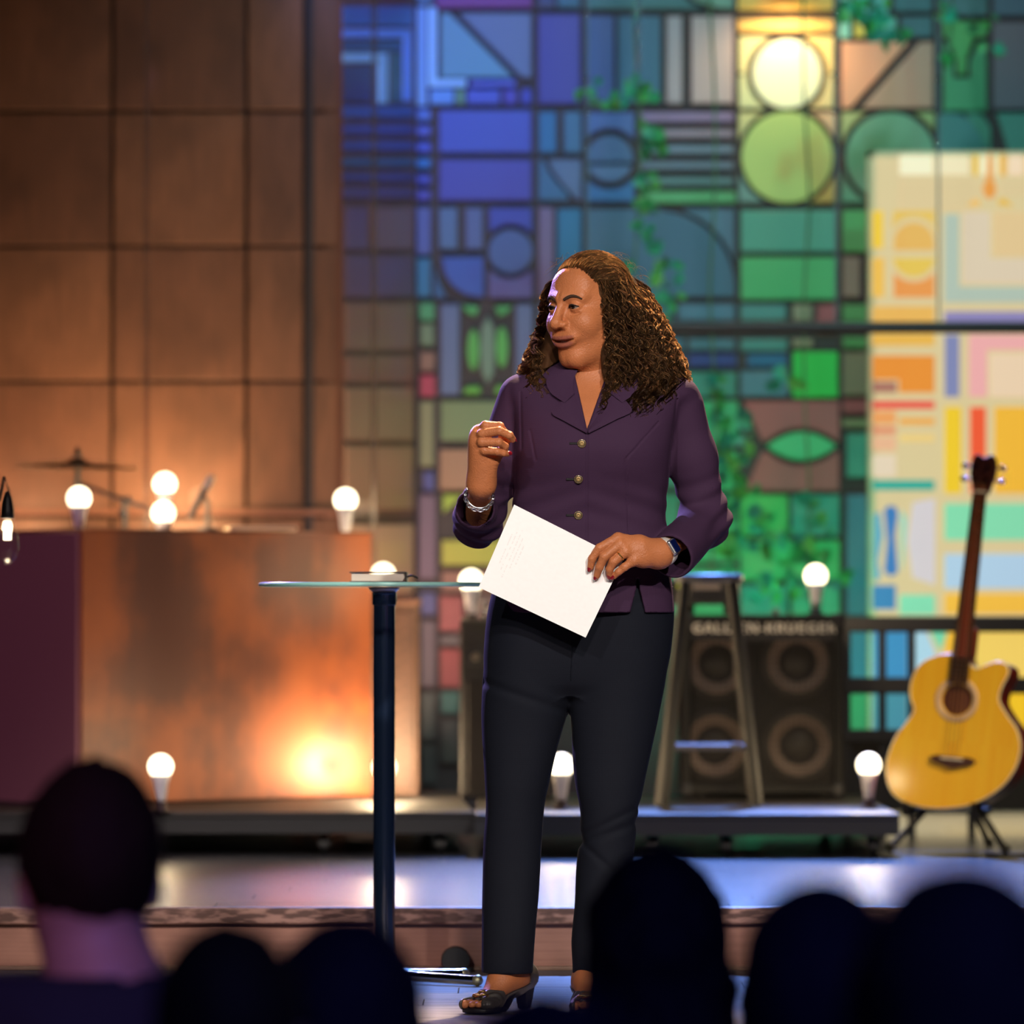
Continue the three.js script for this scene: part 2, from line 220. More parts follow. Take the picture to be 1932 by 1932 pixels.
const muralPanes = [
  // blue upper left
  R(822, -60, 1003, 15, 0x6a2f78), R(787, -60, 815, 8, 0x4a6a98), R(787, 14, 805, 200, 0x6a93d6),
  P([[808, 14], [824, 14], [824, 150], [880, 150], [880, 164], [808, 164]], 0x86b4f4),
  P([[832, 26], [848, 26], [968, 146], [832, 146]], 0x5a86a6), P([[866, 26], [1002, 26], [1002, 146], [984, 146]], 0x5a6a90),
  R(888, 152, 972, 163, 0x5560c0), R(812, 169, 856, 197, 0x5a86cf), R(861, 169, 876, 197, 0x5c8578), R(881, 169, 943, 197, 0x4652b0), R(951, 169, 974, 197, 0x4a46a4), R(984, 169, 1002, 197, 0x3f46a6),
  R(829, 209, 1002, 288, 0x4652a8), R(829, 302, 1002, 378, 0x4a4a9a),
  R(787, 206, 812, 228, 0x4a66b8), R(787, 238, 812, 257, 0x4a55b0), R(787, 270, 812, 287, 0x4250b4), R(787, 300, 812, 317, 0x2f66b0), R(787, 330, 812, 348, 0x4046a4), R(787, 360, 812, 378, 0x4a48a0),
  R(1016, -60, 1046, 15, 0x40466e), R(1052, -60, 1094, 15, 0x35607a), R(1016, 28, 1094, 196, 0x474590), R(1017, 212, 1049, 288, 0x366896), R(1064, 212, 1096, 288, 0x40668a),
  P([[1016, 302], [1024, 302], [1034, 322], [1050, 345], [1072, 368], [1072, 378], [1016, 378]], 0x3f6288), P([[1034, 302], [1096, 302], [1096, 378], [1086, 374], [1060, 347], [1042, 322]], 0x55688c),
  R(787, 392, 812, 480, 0x525a98), R(829, 393, 862, 470, 0x52668e), R(879, 393, 910, 470, 0x545e8c),
  P([[923, 393], [1003, 393], [1003, 440], ...arc(963, 475, 52, -42, -138, 12)], 0x42499a), Ci(963, 475, 41, 0x4a5a8c),
  R(1017, 392, 1044, 560, 0x6e6084), R(1052, 395, 1096, 560, 0x356a92),
  P([[832, 486], [912, 486], [912, 560], ...arc(905, 490, 70, 95, 178, 12)], 0x4256a0), P([[922, 512], ...arc(963, 475, 52, 140, 42, 10), [1004, 512], [1004, 562], [922, 562]], 0x5a5488),
  R(787, 488, 812, 560, 0x3a6a94), P([[820, 500], [826, 530], [842, 562], [820, 562]], 0x3f5f8c),
  // oval motif
  R(832, 575, 866, 745, 0x5f6890), P([[872, 578], [903, 578], [898, 596], [884, 592]], 0x4f9660), P([[934, 578], [966, 578], [954, 592], [940, 596]], 0x4f9660),
  P(lensPts(893, 660, 10, 0).length ? Array.from({ length: 24 }, (_, i) => { const a = i / 24 * 2 * Math.PI; return [893 + 11 * Math.cos(a), 660 + 38 * Math.sin(a)]; }) : [], 0x5a9a58),
  P(Array.from({ length: 24 }, (_, i) => { const a = i / 24 * 2 * Math.PI; return [947 + 11 * Math.cos(a), 655 + 38 * Math.sin(a)]; }), 0x5a9a58),
  P([[920, 596], [932, 620], [934, 660], [932, 700], [920, 726], [908, 700], [906, 660], [908, 620]], 0x6a7c74),
  R(974, 575, 1004, 745, 0x5f6890), P([[880, 730], [904, 728], [906, 743], [874, 743]], 0x5f9a48), P([[936, 728], [960, 730], [966, 743], [934, 743]], 0x5f9a48),
  R(1017, 575, 1096, 745, 0x4f6288), R(1017, 757, 1096, 920, 0x5a6070),
  R(792, 572, 819, 604, 0x4f8a68), R(794, 611, 818, 652, 0x6a7868), R(793, 664, 820, 700, 0x80605c), R(793, 708, 821, 748, 0x9a3f58), R(793, 757, 818, 880, 0x7c7862), R(799, 890, 819, 925, 0x4a4c88), R(791, 933, 822, 1092, 0x64506a),
  R(832, 757, 1004, 831, 0x6f7a60), R(830, 848, 1004, 924, 0x926e60), P([[836, 934], [874, 934], [836, 968]], 0x8fa04a), R(880, 934, 1004, 1008, 0x80705c), R(834, 1020, 1004, 1066, 0x9a9648), R(834, 1078, 1004, 1116, 0x805a58),
  R(795, 1118, 822, 1160, 0x4a4a80), R(830, 1125, 873, 1190, 0x8a4650), R(880, 1125, 1004, 1190, 0x70585c), R(795, 1170, 822, 1296, 0x584a5c), R(831, 1200, 868, 1216, 0x605660), R(831, 1225, 868, 1296, 0x8c3c46), R(832, 1305, 866, 1346, 0x346868), R(795, 1306, 822, 1396, 0x3c464c), R(832, 1356, 866, 1440, 0x46484c), R(880, 1200, 1004, 1440, 0x4c4648), R(795, 1404, 822, 1480, 0x3c4046),
  // middle
  P([[1104, -60], [1240, -60], [1300, 6], [1330, 17], [1104, 17]], 0x3a6a74), P([[1262, -60], [1384, -60], [1384, 16], [1356, 15], [1310, 0]], 0x6f9a90),
  R(1104, 31, 1158, 194, 0x3c5488), R(1166, 31, 1246, 194, 0x3a6280), R(1258, 31, 1286, 195, 0x9a92a0), R(1305, 31, 1383, 195, 0xaa9aa4),
  P([[1104, 213], [1196, 213], [1196, 262], ...arc(1150, 300, 58, -40, -140, 12), [1104, 262]], 0x47629c), P(arc(1150, 300, 44, 180, 360, 16).concat([[1194, 306], [1106, 306]]), 0x46628a), P([[1106, 314], ...[[1194, 314]], ...arc(1150, 300, 44, 18, 162, 14)], 0x4f6a92), P([[1104, 340], ...arc(1150, 300, 58, 138, 42, 12), [1196, 340], [1196, 380], [1104, 380]], 0x38669c),
  R(1210, 213, 1383, 230, 0x80709c), R(1210, 245, 1383, 260, 0x857a92), R(1210, 275, 1383, 290, 0x687a94), R(1210, 305, 1383, 320, 0x5f7088), R(1210, 335, 1383, 350, 0x567680), R(1210, 362, 1388, 383, 0x569a70),
  P([[1104, 395], [1244, 395], ...arc(1240, 545, 146, -84, 0, 16), [1386, 560], [1104, 560]], 0x42617e), P([[1290, 395], [1385, 395], [1385, 500], ...arc(1240, 545, 154, -18, -70, 10)], 0x4e6c88),
  R(1104, 574, 1270, 604, 0x4a6a86), R(1280, 574, 1386, 604, 0x4c6e8c), R(1104, 640, 1290, 660, 0x466880), R(1300, 640, 1386, 660, 0x486a80), R(1104, 668, 1290, 692, 0x3a5080), R(1300, 668, 1389, 692, 0x33407e), R(1104, 700, 1280, 920, 0x3f7a70), R(1290, 702, 1389, 748, 0x3f7c78),
  R(1290, 757, 1392, 842, 0x3f9a74), R(1290, 852, 1392, 925, 0x3fa070), R(1104, 932, 1280, 1160, 0x3f8070), R(1290, 934, 1392, 1060, 0x3aa070), R(1290, 1070, 1392, 1160, 0x38946a),
  R(1398, 934, 1486, 1010, 0x42a860), R(1494, 934, 1584, 1010, 0x3a8a80), R(1398, 1020, 1584, 1094, 0x3fa46a), R(1398, 1104, 1486, 1160, 0x348a80), R(1494, 1104, 1584, 1160, 0x3f9a80),
  // the two big round panes
  R(1392, -60, 1572, 20, 0xf0b858), R(1392, 37, 1572, 60, 0xf0b468), ...corners(1485, 140, 76, 1394, 70, 1572, 204, [0xd8cc9c, 0xe8c888, 0xd8c494, 0xc8c8a0]), Ci(1485, 140, 65, 0xf4ead0),
  ...corners(1485, 297, 95, 1394, 213, 1574, 382, [0xc0bc8c, 0xd0ac90, 0xb0a060, 0x6a8a8c]), Ci(1485, 297, 86, 0xacc078),
  R(1398, 397, 1576, 475, 0x529088), R(1398, 486, 1578, 565, 0x4fa070), R(1398, 575, 1482, 604, 0x508088), R(1496, 575, 1531, 604, 0x8a8478), R(1541, 575, 1580, 630, 0x96505c),
  R(1398, 640, 1484, 662, 0x487c80), R(1410, 668, 1484, 692, 0x2c5c88), R(1398, 700, 1486, 748, 0x4f7088), R(1496, 640, 1532, 654, 0x8a8070), R(1496, 664, 1580, 750, 0x34b254),
  P([[1403, 757], [1583, 757], [1583, 832], ...arc(1512, 905, 98, -47, -132, 14), [1438, 832]], 0x9e585e), P([[1438, 853], ...arc(1512, 780, 98, 132, 47, 14), [1583, 852], [1583, 926], [1404, 926]], 0x9e585c), P(lensPts(1512, 842, 66, 26), 0x4fae80),
  // upper right
  R(1584, -60, 1604, 72, 0x8ac8c0), R(1612, 34, 1638, 70, 0xd8c860), R(1612, -60, 1676, 26, 0x62b4b8), R(1646, 34, 1690, 70, 0x64b0a8), R(1700, 32, 1758, 70, 0x406878), R(1686, -60, 1758, 22, 0x3c6878),
  P([[1588, 80], [1714, 80], [1604, 204], [1588, 204]], 0xe0a088), P([[1736, 80], [1760, 80], [1760, 204], [1624, 204]], 0xb08e82),
  R(1778, -60, 1862, 30, 0x47707c), P([[1780, 41], [1860, 41], [1860, 70], [1838, 70], [1822, 112], [1822, 140], [1806, 140], [1806, 112], [1786, 70], [1780, 70]], 0x4fa060), P([[1780, 80], [1784, 80], [1798, 116], [1798, 148], [1830, 148], [1830, 116], [1846, 80], [1860, 80], [1860, 210], [1780, 210]], 0x4a9670),
  R(1873, -60, 2010, 30, 0x476078), R(1873, 42, 2010, 206, 0x625f70),
  ...corners(1680, 297, 95, 1588, 213, 1762, 382, [0xa8b080, 0x90a878, 0x6a8a7c, 0x60907c]), Ci(1680, 297, 84, 0x6a9c88),
  P([[1772, 214], [1800, 214], ...arc(1772, 292, 86, -60, 0, 12), [1772, 382]], 0x4a8088), P([[1822, 214], [1850, 214], [1868, 240], [1868, 300], [1862, 280]], 0x4f8c80), P([[1880, 214], [2010, 214], [2010, 300], [1906, 300]], 0x4a8680), R(1772, 392, 2010, 560, 0x4f8070),
  R(1590, 397, 1642, 475, 0x5a9c68), R(1590, 485, 1622, 560, 0x8c7c78), R(1590, 575, 1642, 607, 0x5a9868), R(1590, 636, 1642, 656, 0x529060), R(1590, 665, 1642, 745, 0x80786a), R(1590, 755, 1642, 780, 0x96505a), R(1590, 790, 1642, 806, 0x7c8268), R(1598, 818, 1642, 900, 0x489a90), R(1598, 934, 1642, 1160, 0x4480a0),
  R(1598, 1170, 1650, 1290, 0x3c86b4), R(1598, 1300, 1650, 1390, 0x4fb088), R(1398, 1170, 1586, 1390, 0x3f8070),
  R(2022, -60, 2140, 200, 0x3f6a8c), R(2150, -60, 2320, 200, 0x5a4a80), R(2022, 214, 2140, 470, 0x4a8a70), R(2150, 214, 2320, 470, 0xa86a50), R(2330, -60, 2520, 470, 0x3f607c), R(2330, 484, 2520, 1000, 0x4a8070), R(2330, 1014, 2520, 1400, 0x806050),
];
{
  const w = structure('wall_back', 'mural wall of coloured glass panes set in dark leading');
  mesh('backing', box(14, 6, .2, 0, RISER_H + 2.9, BACK_Z - .1), leadMat, w);
  makePanes(w, muralPanes, (x, y) => { const p = W(x, y, MURAL_D + .045); return [p.x, p.y]; }, .018, paneMat);
  w.children.slice(1).forEach(c => c.position.z = BACK_Z);
}
{ // slanted pier between copper wall and mural
  const w = structure('wall_pier', 'slanted bronze pier with inlaid blue glass bars between copper wall and mural');
  const a = W(642, 0, COP_D), b = W(783, 0, MURAL_D), L = Math.hypot(b.x - a.x, b.z - a.z), g = new THREE.Group();
  const ang = Math.atan2(-(b.z - a.z), b.x - a.x);
  const add = (geo, mat, name) => { const m = mesh(name, geo, mat, w); m.position.set(a.x, 0, a.z); m.rotation.y = ang; return m; };
  add(box(L, 5.8, .1, L / 2, RISER_H + 2.9, -.05), std(0x9a7060, .4, .15, { map: panelTex }), 'backing');
  const u = x => { const k = (x - 966) / FOCAL; const t = (k * COP_D - a.x) / ((b.x - a.x) - k * (MURAL_D - COP_D)); return t; };
  const to = (x, y) => { const t = u(x), D = COP_D + t * (MURAL_D - COP_D); return [t * L, W(x, y, D).y]; };
  const pm = { }; const matOf = h => pm[h] ??= std(lin(h, 1.25), .3, 0, { clearcoat: .3, clearcoatRoughness: .2 });
  const list = [
    R(644, 12, 776, 48, 0x4a66a8), P([[644, 55], [774, 55], [774, 190], [760, 190], [760, 72], [644, 72]], 0x6a8af0), P([[644, 100], [728, 100], [728, 195], [712, 195], [712, 118], [644, 118]], 0x8ab4ff),
    R(644, 78, 755, 95, 0x44557c), R(734, 100, 755, 192, 0x485a64), R(644, 124, 706, 192, 0x4a466a), R(644, 200, 776, 222, 0x4a5aa0), R(644, 234, 776, 254, 0x4c4a88), R(644, 266, 776, 284, 0x4a4c88), R(644, 298, 776, 314, 0x46587c), R(644, 326, 776, 342, 0x4c4676), R(644, 354, 776, 374, 0x584868),
    R(650, 392, 690, 470, 0x6a5470), R(700, 392, 776, 470, 0x7a5c64), R(650, 482, 776, 560, 0x6c5468), R(650, 572, 776, 660, 0x8a6458), R(650, 672, 776, 720, 0x8a6052), R(650, 732, 776, 830, 0x9a7460), R(650, 842, 776, 960, 0xa07a62), R(650, 990, 776, 1120, 0xc49a80),
  ];
  makePanes(w, list, to, .006, matOf);
  w.children.slice(1).forEach(c => { c.position.set(a.x, 0, a.z); c.rotation.y = ang; });
}
// ------------------------------------------------------------------ backlit glass panel on the right
{
  const D = 19.55, a = W(1640, 285, D), bx = W(2260, 0, D).x, yb = RISER_H;
  const t = thing('backlit_panel', 'tall glowing cream panel with yellow, orange and blue panes behind the guitar', 'light panel', V((a.x + bx) / 2, yb, a.z));
  const w = bx - a.x, h = a.y - yb;
  mesh('case', merged([box(w, h, .02, 0, h / 2, -.11), box(.02, h, .1, -w / 2 + .01, h / 2, -.055), box(.02, h, .1, w / 2 - .01, h / 2, -.055), box(w, .02, .1, 0, h - .01, -.055), box(w, .02, .1, 0, .01, -.055)]), std(0xe0d2b0, .6), t);
  mesh('diffuser_screen', box(w - .04, h - .04, .008, 0, h / 2, -.004), new THREE.MeshStandardMaterial({ color: 0x6a6250, roughness: .5, emissive: new THREE.Color(0xf4dca6), emissiveIntensity: .7 }), t);
  const em = {};
  const matOf = hx => em[hx] ??= new THREE.MeshPhysicalMaterial({ color: lin(hx, .3), roughness: .35, emissive: new THREE.Color(hx), emissiveIntensity: .84 });
  const list = [
    R(1697, 293, 1760, 330, 0xfaf0cc), R(1766, 293, 1828, 330, 0xf6e4bc), R(1836, 292, 1844, 331, 0xf2c030), R(1850, 293, 1862, 330, 0xfaf0c8), P([[1864, 290], [1870, 290], [1873, 338], [1880, 356], [1876, 370], [1867, 376], [1858, 370], [1853, 356], [1861, 338]], 0xec9a48), R(1876, 293, 1884, 330, 0xf8e8bc), R(1887, 292, 1897, 331, 0xf0b040), R(1903, 293, 1930, 330, 0xf8d8b8), R(1936, 293, 2060, 330, 0xf4c8a0),
    R(1697, 338, 1848, 396, 0xe0c698), R(1886, 338, 2060, 366, 0xe0c698), P([[1822, 390], [1836, 374], [1848, 376], [1850, 386]], 0xe8b850), P([[1884, 376], [1896, 374], [1912, 390], [1882, 386]], 0xe8b850),
    R(1646, 398, 1666, 468, 0xf4c840), P([[1686, 398], [1763, 398], [1763, 438], ...arc(1724, 456, 48, -22, -152, 12)], 0xe8c060), P(arc(1724, 458, 38, 182, 358, 16).concat([[1762, 472], [1686, 472]]), 0xe8b460), P([[1686, 487], [1762, 487], ...arc(1724, 482, 40, 5, 175, 16)], 0xe8c258), P([[1686, 520], ...arc(1724, 482, 50, 140, 40, 10), [1763, 520], [1763, 561], [1686, 561]], 0xec9850), R(1646, 487, 1668, 560, 0xf2bc54), R(1646, 578, 1763, 611, 0xecb45c),
    P([[1781, 404], [1810, 404], [1810, 541], [1930, 541], [2060, 541], [2060, 571], [1781, 571]], 0xb4c0b2), P([[1816, 400], [1868, 400], [1868, 488], [2060, 488], [2060, 534], [1816, 534]], 0xe0cab0), R(1874, 400, 2060, 482, 0xe6c492), R(1782, 588, 2060, 613, 0x8f84b8),
    R(1646, 630, 1763, 652, 0xecb450), P([[1646, 671], [1763, 671], [1763, 741], [1696, 741], [1696, 716], [1646, 716]], 0xec9038), R(1646, 720, 1692, 741, 0xac7464), R(1646, 757, 1763, 771, 0xec4c44), R(1646, 776, 1690, 800, 0xf0a060), R(1697, 789, 1763, 801, 0xf0a84c), R(1646, 806, 1690, 818, 0xe48868), R(1697, 820, 1763, 833, 0xf0cc80), R(1646, 824, 1690, 850, 0xecb490), R(1646, 858, 1690, 900, 0xe8d0b8),
    R(1782, 632, 1810, 749, 0x8488b4), P([[1828, 632], [2060, 632], [2060, 660], [1862, 660], [1862, 749], [1828, 749]], 0xf2acac), R(1868, 667, 2060, 749, 0xf0d0b0),
    R(1782, 768, 1814, 931, 0xf4c830), R(1830, 768, 1860, 931, 0xf45c38), R(1876, 768, 2060, 931, 0xf6b83c),
    R(1646, 906, 1763, 925, 0x34a898), R(1782, 950, 2060, 1019, 0x88dcb0), P([[1722, 948], [1764, 940], [1764, 1104], [1722, 1090], [1712, 1020]], 0xd8ccd2), P([[1668, 962], [1676, 954], [1690, 956], [1694, 970], [1688, 1010], [1694, 1080], [1680, 1088], [1668, 1078], [1674, 1020]], 0x3f7cbc), P([[1648, 970], [1660, 966], [1666, 1010], [1656, 1060], [1662, 1090], [1648, 1096]], 0x64a8c0), P([[1700, 960], [1710, 980], [1704, 1060], [1700, 1080]], 0x8ad4c8),
    R(1782, 1045, 2060, 1110, 0xb4d0e8), R(1646, 1104, 1690, 1150, 0x3c84b8), R(1697, 1122, 1764, 1160, 0x88dcb4), R(1782, 1120, 2060, 1158, 0xfac048), R(1646, 1172, 1712, 1290, 0x3f8cc0), P([[1722, 1190], [1748, 1190], [1764, 1230], [1764, 1290], [1722, 1290]], 0xb0d4e8), P([[1754, 1190], [1790, 1190], [1774, 1228]], 0x78d8b0), R(1782, 1186, 1812, 1290, 0xf8bc3c), R(1830, 1172, 2060, 1290, 0xfad468), R(1646, 1302, 1712, 1400, 0x488ca0), R(1722, 1302, 1764, 1400, 0xb0a870), R(1782, 1302, 2060, 1400, 0xfac82c),
    R(2076, 293, 2250, 560, 0xe8c690), R(2076, 576, 2250, 930, 0xecb050), R(2076, 950, 2250, 1400, 0xb8d0dc),
  ];
  const o = t.position;
  makePanes(t, list, (x, y) => { const p = W(x, y, D); return [p.x - o.x, p.y - o.y]; }, .006, matOf, 'backlit_pane');
  const l = new THREE.RectAreaLight(new THREE.Color(1, .82, .55), .28, w - .1, h - .1); l.name = 'panel_glow'; l.position.set(o.x, o.y + h / 2, o.z + .02); l.lookAt(o.x, o.y + h / 2, o.z + 5); scene.add(l);
}
// small shaded lamp washing the round panes from above
{
  const p = W(1486, -40, 19.93), t = thing('wall_lamp', 'small brass shaded lamp above the cream round pane', 'wall lamp', p);
  mesh('shade', lathe([[.03, .05], [.05, .04], [.075, -.03], [.07, -.03], [.046, .035], [0, .045]]).translate(0, 0, .06), std(0x8a6a30, .35, .8), t);
  mesh('bracket', rod(V(0, .04, -.09), V(0, .05, .06), .008), std(0x8a6a30, .35, .8), t);
  mesh('bulb', new THREE.SphereGeometry(.024, 16, 12).translate(0, -.005, .06), new THREE.MeshStandardMaterial({ color: 0xffffff, emissive: new THREE.Color(1, .82, .5), emissiveIntensity: 8 }), t);
  const l = new THREE.SpotLight(new THREE.Color(1, .74, .36), 1.1, 0, 75 * Math.PI / 180, .7, 2); l.name = 'lamp_glow'; l.position.set(p.x, p.y - .04, p.z + .06); l.target.position.set(p.x, p.y - 1, p.z - .05); l.castShadow = true; l.shadow.radius = 1; scene.add(l, l.target);
}
// ------------------------------------------------------------------ warm uplight behind the desk, green uplight behind the bass cabinet
function uplight(label, pos, target, color, intensity, ang, pen) {
  const t = thing('floor_uplight', label, 'uplight', pos);
  mesh('housing', merged([cyl(.07, .08, .1, 24, 0, .09, 0), box(.16, .012, .12, 0, .006, 0), rod(V(-.075, .01, 0), V(-.075, .1, 0), .006), rod(V(.075, .01, 0), V(.075, .1, 0), .006)]), blackPaint, t);
  mesh('lens_light', cyl(.062, .062, .004, 24, 0, .143, 0), new THREE.MeshStandardMaterial({ color: 0x333333, emissive: new THREE.Color(...color), emissiveIntensity: 4 }), t);
  const l = new THREE.SpotLight(new THREE.Color(...color), intensity, 0, ang * Math.PI / 180, pen, 2); l.name = 'uplight_beam'; l.position.set(pos.x, pos.y + .15, pos.z); l.target.position.copy(target); l.castShadow = true; l.shadow.radius = 3; scene.add(l, l.target);
}
uplight('amber uplight on the case behind the copper desk', V(W(330, 0, 18.9).x, RISER_H + .78, CAMZ - 18.9), V(W(320, 0, 19.3).x, 1.5, CAMZ - 19.3), [1, .64, .3], 7.5, 56, 1);
{ const t = thing('flight_case', 'black flight case behind the copper desk', 'case', V(W(200, 0, 18.9).x, RISER_H, CAMZ - 18.9)); mesh('case_body', rbox(1.3, .76, .34, .01, 0, .4, 0), blackPaint, t); for (const x of [-.55, .55]) mesh('caster', cyl(.025, .025, .05, 12, x, .025, 0), blackPaint, t); mesh('lid_edge', rbox(1.31, .02, .35, .004, 0, .74, 0), steel, t); }
uplight('second amber uplight on the case behind the desk', V(W(40, 0, 18.9).x, RISER_H + .78, CAMZ - 18.9), V(W(30, 0, 19.3).x, 1.5, CAMZ - 19.3), [1, .6, .3], 4, 56, 1);
uplight('amber uplight on the floor under the pier', V(W(690, 0, 18.9).x, RISER_H, CAMZ - 18.9), V(W(700, 0, 19.7).x, 1.3, CAMZ - 19.7), [1, .66, .46], 13, 50, .9);
uplight('green uplight on the floor behind the bass cabinet', V(W(1400, 0, 18.9).x, RISER_H, CAMZ - 18.9), V(W(1420, 0, 20).x, 1.1, CAMZ - 20), [.12, 1, .5], 5, 52, .9);

// ------------------------------------------------------------------ rolling platforms
const platMat = std(0x1b1d24, .55, 0, { map: blotchTex }), platTop = std(0x1c1618, .55, 0, { map: blotchTex });
function platform(label, cx, cz, w, d, turn, legs) {
  const t = thing('stage_platform', label, 'platform', V(cx, RISER_H, cz), turn);
  mesh('top', rbox(w, .018, d, .004, 0, .122, 0), platTop, t);
  mesh('frame', merged([box(w, .045, .03, 0, .0905, d / 2 - .02), box(w, .045, .03, 0, .0905, -d / 2 + .02), box(.03, .045, d - .05, -w / 2 + .02, .0905, 0), box(.03, .045, d - .05, w / 2 - .02, .0905, 0)]), platMat, t);
  for (const [x, z] of legs) {
    const c = mesh('caster', merged([cyl(.03, .03, .022, 20).rotateZ(Math.PI / 2).translate(x, .03, z), box(.05, .012, .05, x, .068, z), box(.006, .05, .03, x - .016, .05, z), box(.006, .05, .03, x + .016, .05, z)]), blackPaint, t);
  }
  return t;
}
const PT = RISER_H + .131; // platform top
platform('long low black platform on casters under the copper desk', -1.15, -5.0, 2.0, 1.9, .04, [[-.8, .85], [-.02, .85], [.55, .85], [.9, .85], [.9, -.8], [-.8, -.8]]);
platform('low black platform on casters under stool and bass cabinet', .52, -4.78, 1.26, 1.7, 0, [[-.55, .75], [-.1, .75], [.12, .75], [.56, .75], [-.5, -.7], [.5, -.7]]);

// ------------------------------------------------------------------ copper desk
function panelBetween(a, b, y0, y1, th) { const L = Math.hypot(b[0] - a[0], b[1] - a[1]), g = rbox(L, y1 - y0, th, .003); g.rotateY(-Math.atan2(b[1] - a[1], b[0] - a[0])); return g.translate((a[0] + b[0]) / 2, (y0 + y1) / 2, (a[1] + b[1]) / 2); }
const DESK_TOP = W(150, 997, 16.6).y;
{
  const A = W(152, 0, 16.6), B = W(697, 0, 17.36), Cc = W(-75, 0, 17.3);
  const t = thing('copper_desk', 'tall desk clad in mottled copper sheet, front left of the stage', 'desk', V(A.x, PT, A.z));
  const b = [B.x - A.x, B.z - A.z], c = [Cc.x - A.x, Cc.z - A.z], h = DESK_TOP - PT;
  const fw = Math.hypot(...b);
  const front = new RoundedBoxGeometry(fw, h - .012, .025, 2, .003); { const u = front.attributes.uv, p = front.attributes.position; for (let i = 0; i < u.count; i++) u.setXY(i, p.getX(i) * .9 + .5, p.getY(i) * .9 + .5); }
  front.rotateY(-Math.atan2(b[1], b[0])).translate(b[0] / 2, h / 2, b[1] / 2);
  mesh('front_panel', front, new THREE.MeshPhysicalMaterial({ color: 0xffffff, map: copperTex, roughnessMap: copperRough, roughness: 1, metalness: .4, clearcoat: .55, clearcoatRoughness: .32, side: THREE.DoubleSide }), t);
  mesh('side_panel', panelBetween([0, 0], c, 0, h - .012, .025), std(0x8a5c6a, .6), t).userData.label = 'plain plum brown side panel';
  mesh('plinth', merged([panelBetween([.01, -.02], [b[0] - .02, b[1] - .02], 0, .014, .02), panelBetween([-.01, -.02], [c[0], c[1] - .02], 0, .014, .02)]), blackPaint, t);
  const s = new THREE.Shape([[-.01, .01], [b[0] + .01, -b[1] + .0], [b[0] - .22, -b[1] + .32], [c[0] + .05, -c[1] + .4], [c[0] - .01, -c[1]]].map(p => new THREE.Vector2(...p)));
  mesh('desk_top', new THREE.ExtrudeGeometry(s, { depth: .014, bevelEnabled: true, bevelThickness: .002, bevelSize: .002, bevelSegments: 1 }).rotateX(-Math.PI / 2).translate(0, h - .016, 0), std(0x6b4030, .45, .2), t);
}
// ------------------------------------------------------------------ lamp bulbs in sockets
const bulbGlass = new THREE.MeshStandardMaterial({ color: 0xffffff, emissive: new THREE.Color(1, .86, .56), emissiveIntensity: 4.2, roughness: .4 });
const bulbBody = std(0xd8d4da, .45), socketMat = std(0x3a2c30, .5);
function bulb(label, px, py, D, baseY, power = .55) { // (px, py) centre of the glowing globe
  const p = W(px, py, D), r = .037, t = thing('lamp_bulb', label, 'light bulb', V(p.x, baseY, p.z), 0, 'glowing bare bulbs on the set'), H = p.y - baseY;
  mesh('globe', lathe([[0, r], ...arc(0, 0, r, 88, -38, 18).map(q => [q[0], q[1]]), [.027, -.028], [0, -.028]]).translate(0, H, 0), bulbGlass, t);
  const nb = Math.max(.02, Math.min(.075, H - .03));
  mesh('collar', lathe([[0, -.026], [.0285, -.026], [.022, -.05], [.017, -.028 - nb * .8], [.0145, -.03 - nb], [0, -.03 - nb]]).translate(0, H, 0), bulbBody, t);
  const low = H - .03 - nb; if (low > .004) mesh('socket', lathe([[0, low], [.017, low], [.017, .006], [.03, .005], [.03, 0], [0, 0]].reverse()), socketMat, t);
  const l = new THREE.PointLight(new THREE.Color(1, .74, .42), power, 0, 2); l.name = 'bulb_light'; l.position.copy(p); l.castShadow = true; l.shadow.radius = 1.6; scene.add(l);
}
bulb('glowing bulb on the left front corner of the copper desk', 149, 940, 16.7, DESK_TOP);
bulb('upper of the two stacked bulbs at the rear of the desk', 311, 913, 17.15, DESK_TOP);
bulb('lower of the two stacked bulbs on the desk front', 308, 968, 16.98, DESK_TOP, .4);
bulb('glowing bulb on the right end of the copper desk', 652, 943, 17.24, DESK_TOP);
bulb('glowing bulb on the platform floor before the copper desk', 303, 1446, 16.05, PT, .4);
bulb('glowing bulb seen between the trouser legs of the speaker', 1059, 1444, 16.3, PT, .9);
bulb('glowing bulb hidden behind the lectern pole beside the desk', 725, 1448, 17.2, PT, 2.4);
bulb('glowing bulb on the platform beside the guitar', 1639, 1443, 16.4, PT, .8);
// ------------------------------------------------------------------ brown cabinet with a bulb behind the lectern pole
{
  const a = W(699, 1132, 17.5), b = W(790, 1132, 17.5), t = thing('wood_cabinet', 'plain brown wooden cabinet behind the lectern pole', 'cabinet', V((a.x + b.x) / 2, PT, a.z - .15)), w = b.x - a.x, h = a.y - PT;
  mesh('body', rbox(w, h, .3, .006, 0, h / 2, 0), std(0x8a6250, .6, 0, { map: grainTex }), t); mesh('lid', rbox(w + .012, .018, .31, .004, 0, h - .007, .002), std(0x6a4638, .55), t);
  mesh('door', rbox(w - .03, h - .06, .012, .003, 0, h / 2 - .01, .153), std(0x7c5648, .6, 0, { map: grainTex }), t);
  bulb('glowing bulb peeking over the book on the glass table', 723, 1084, 17.5, a.y, .5);
}
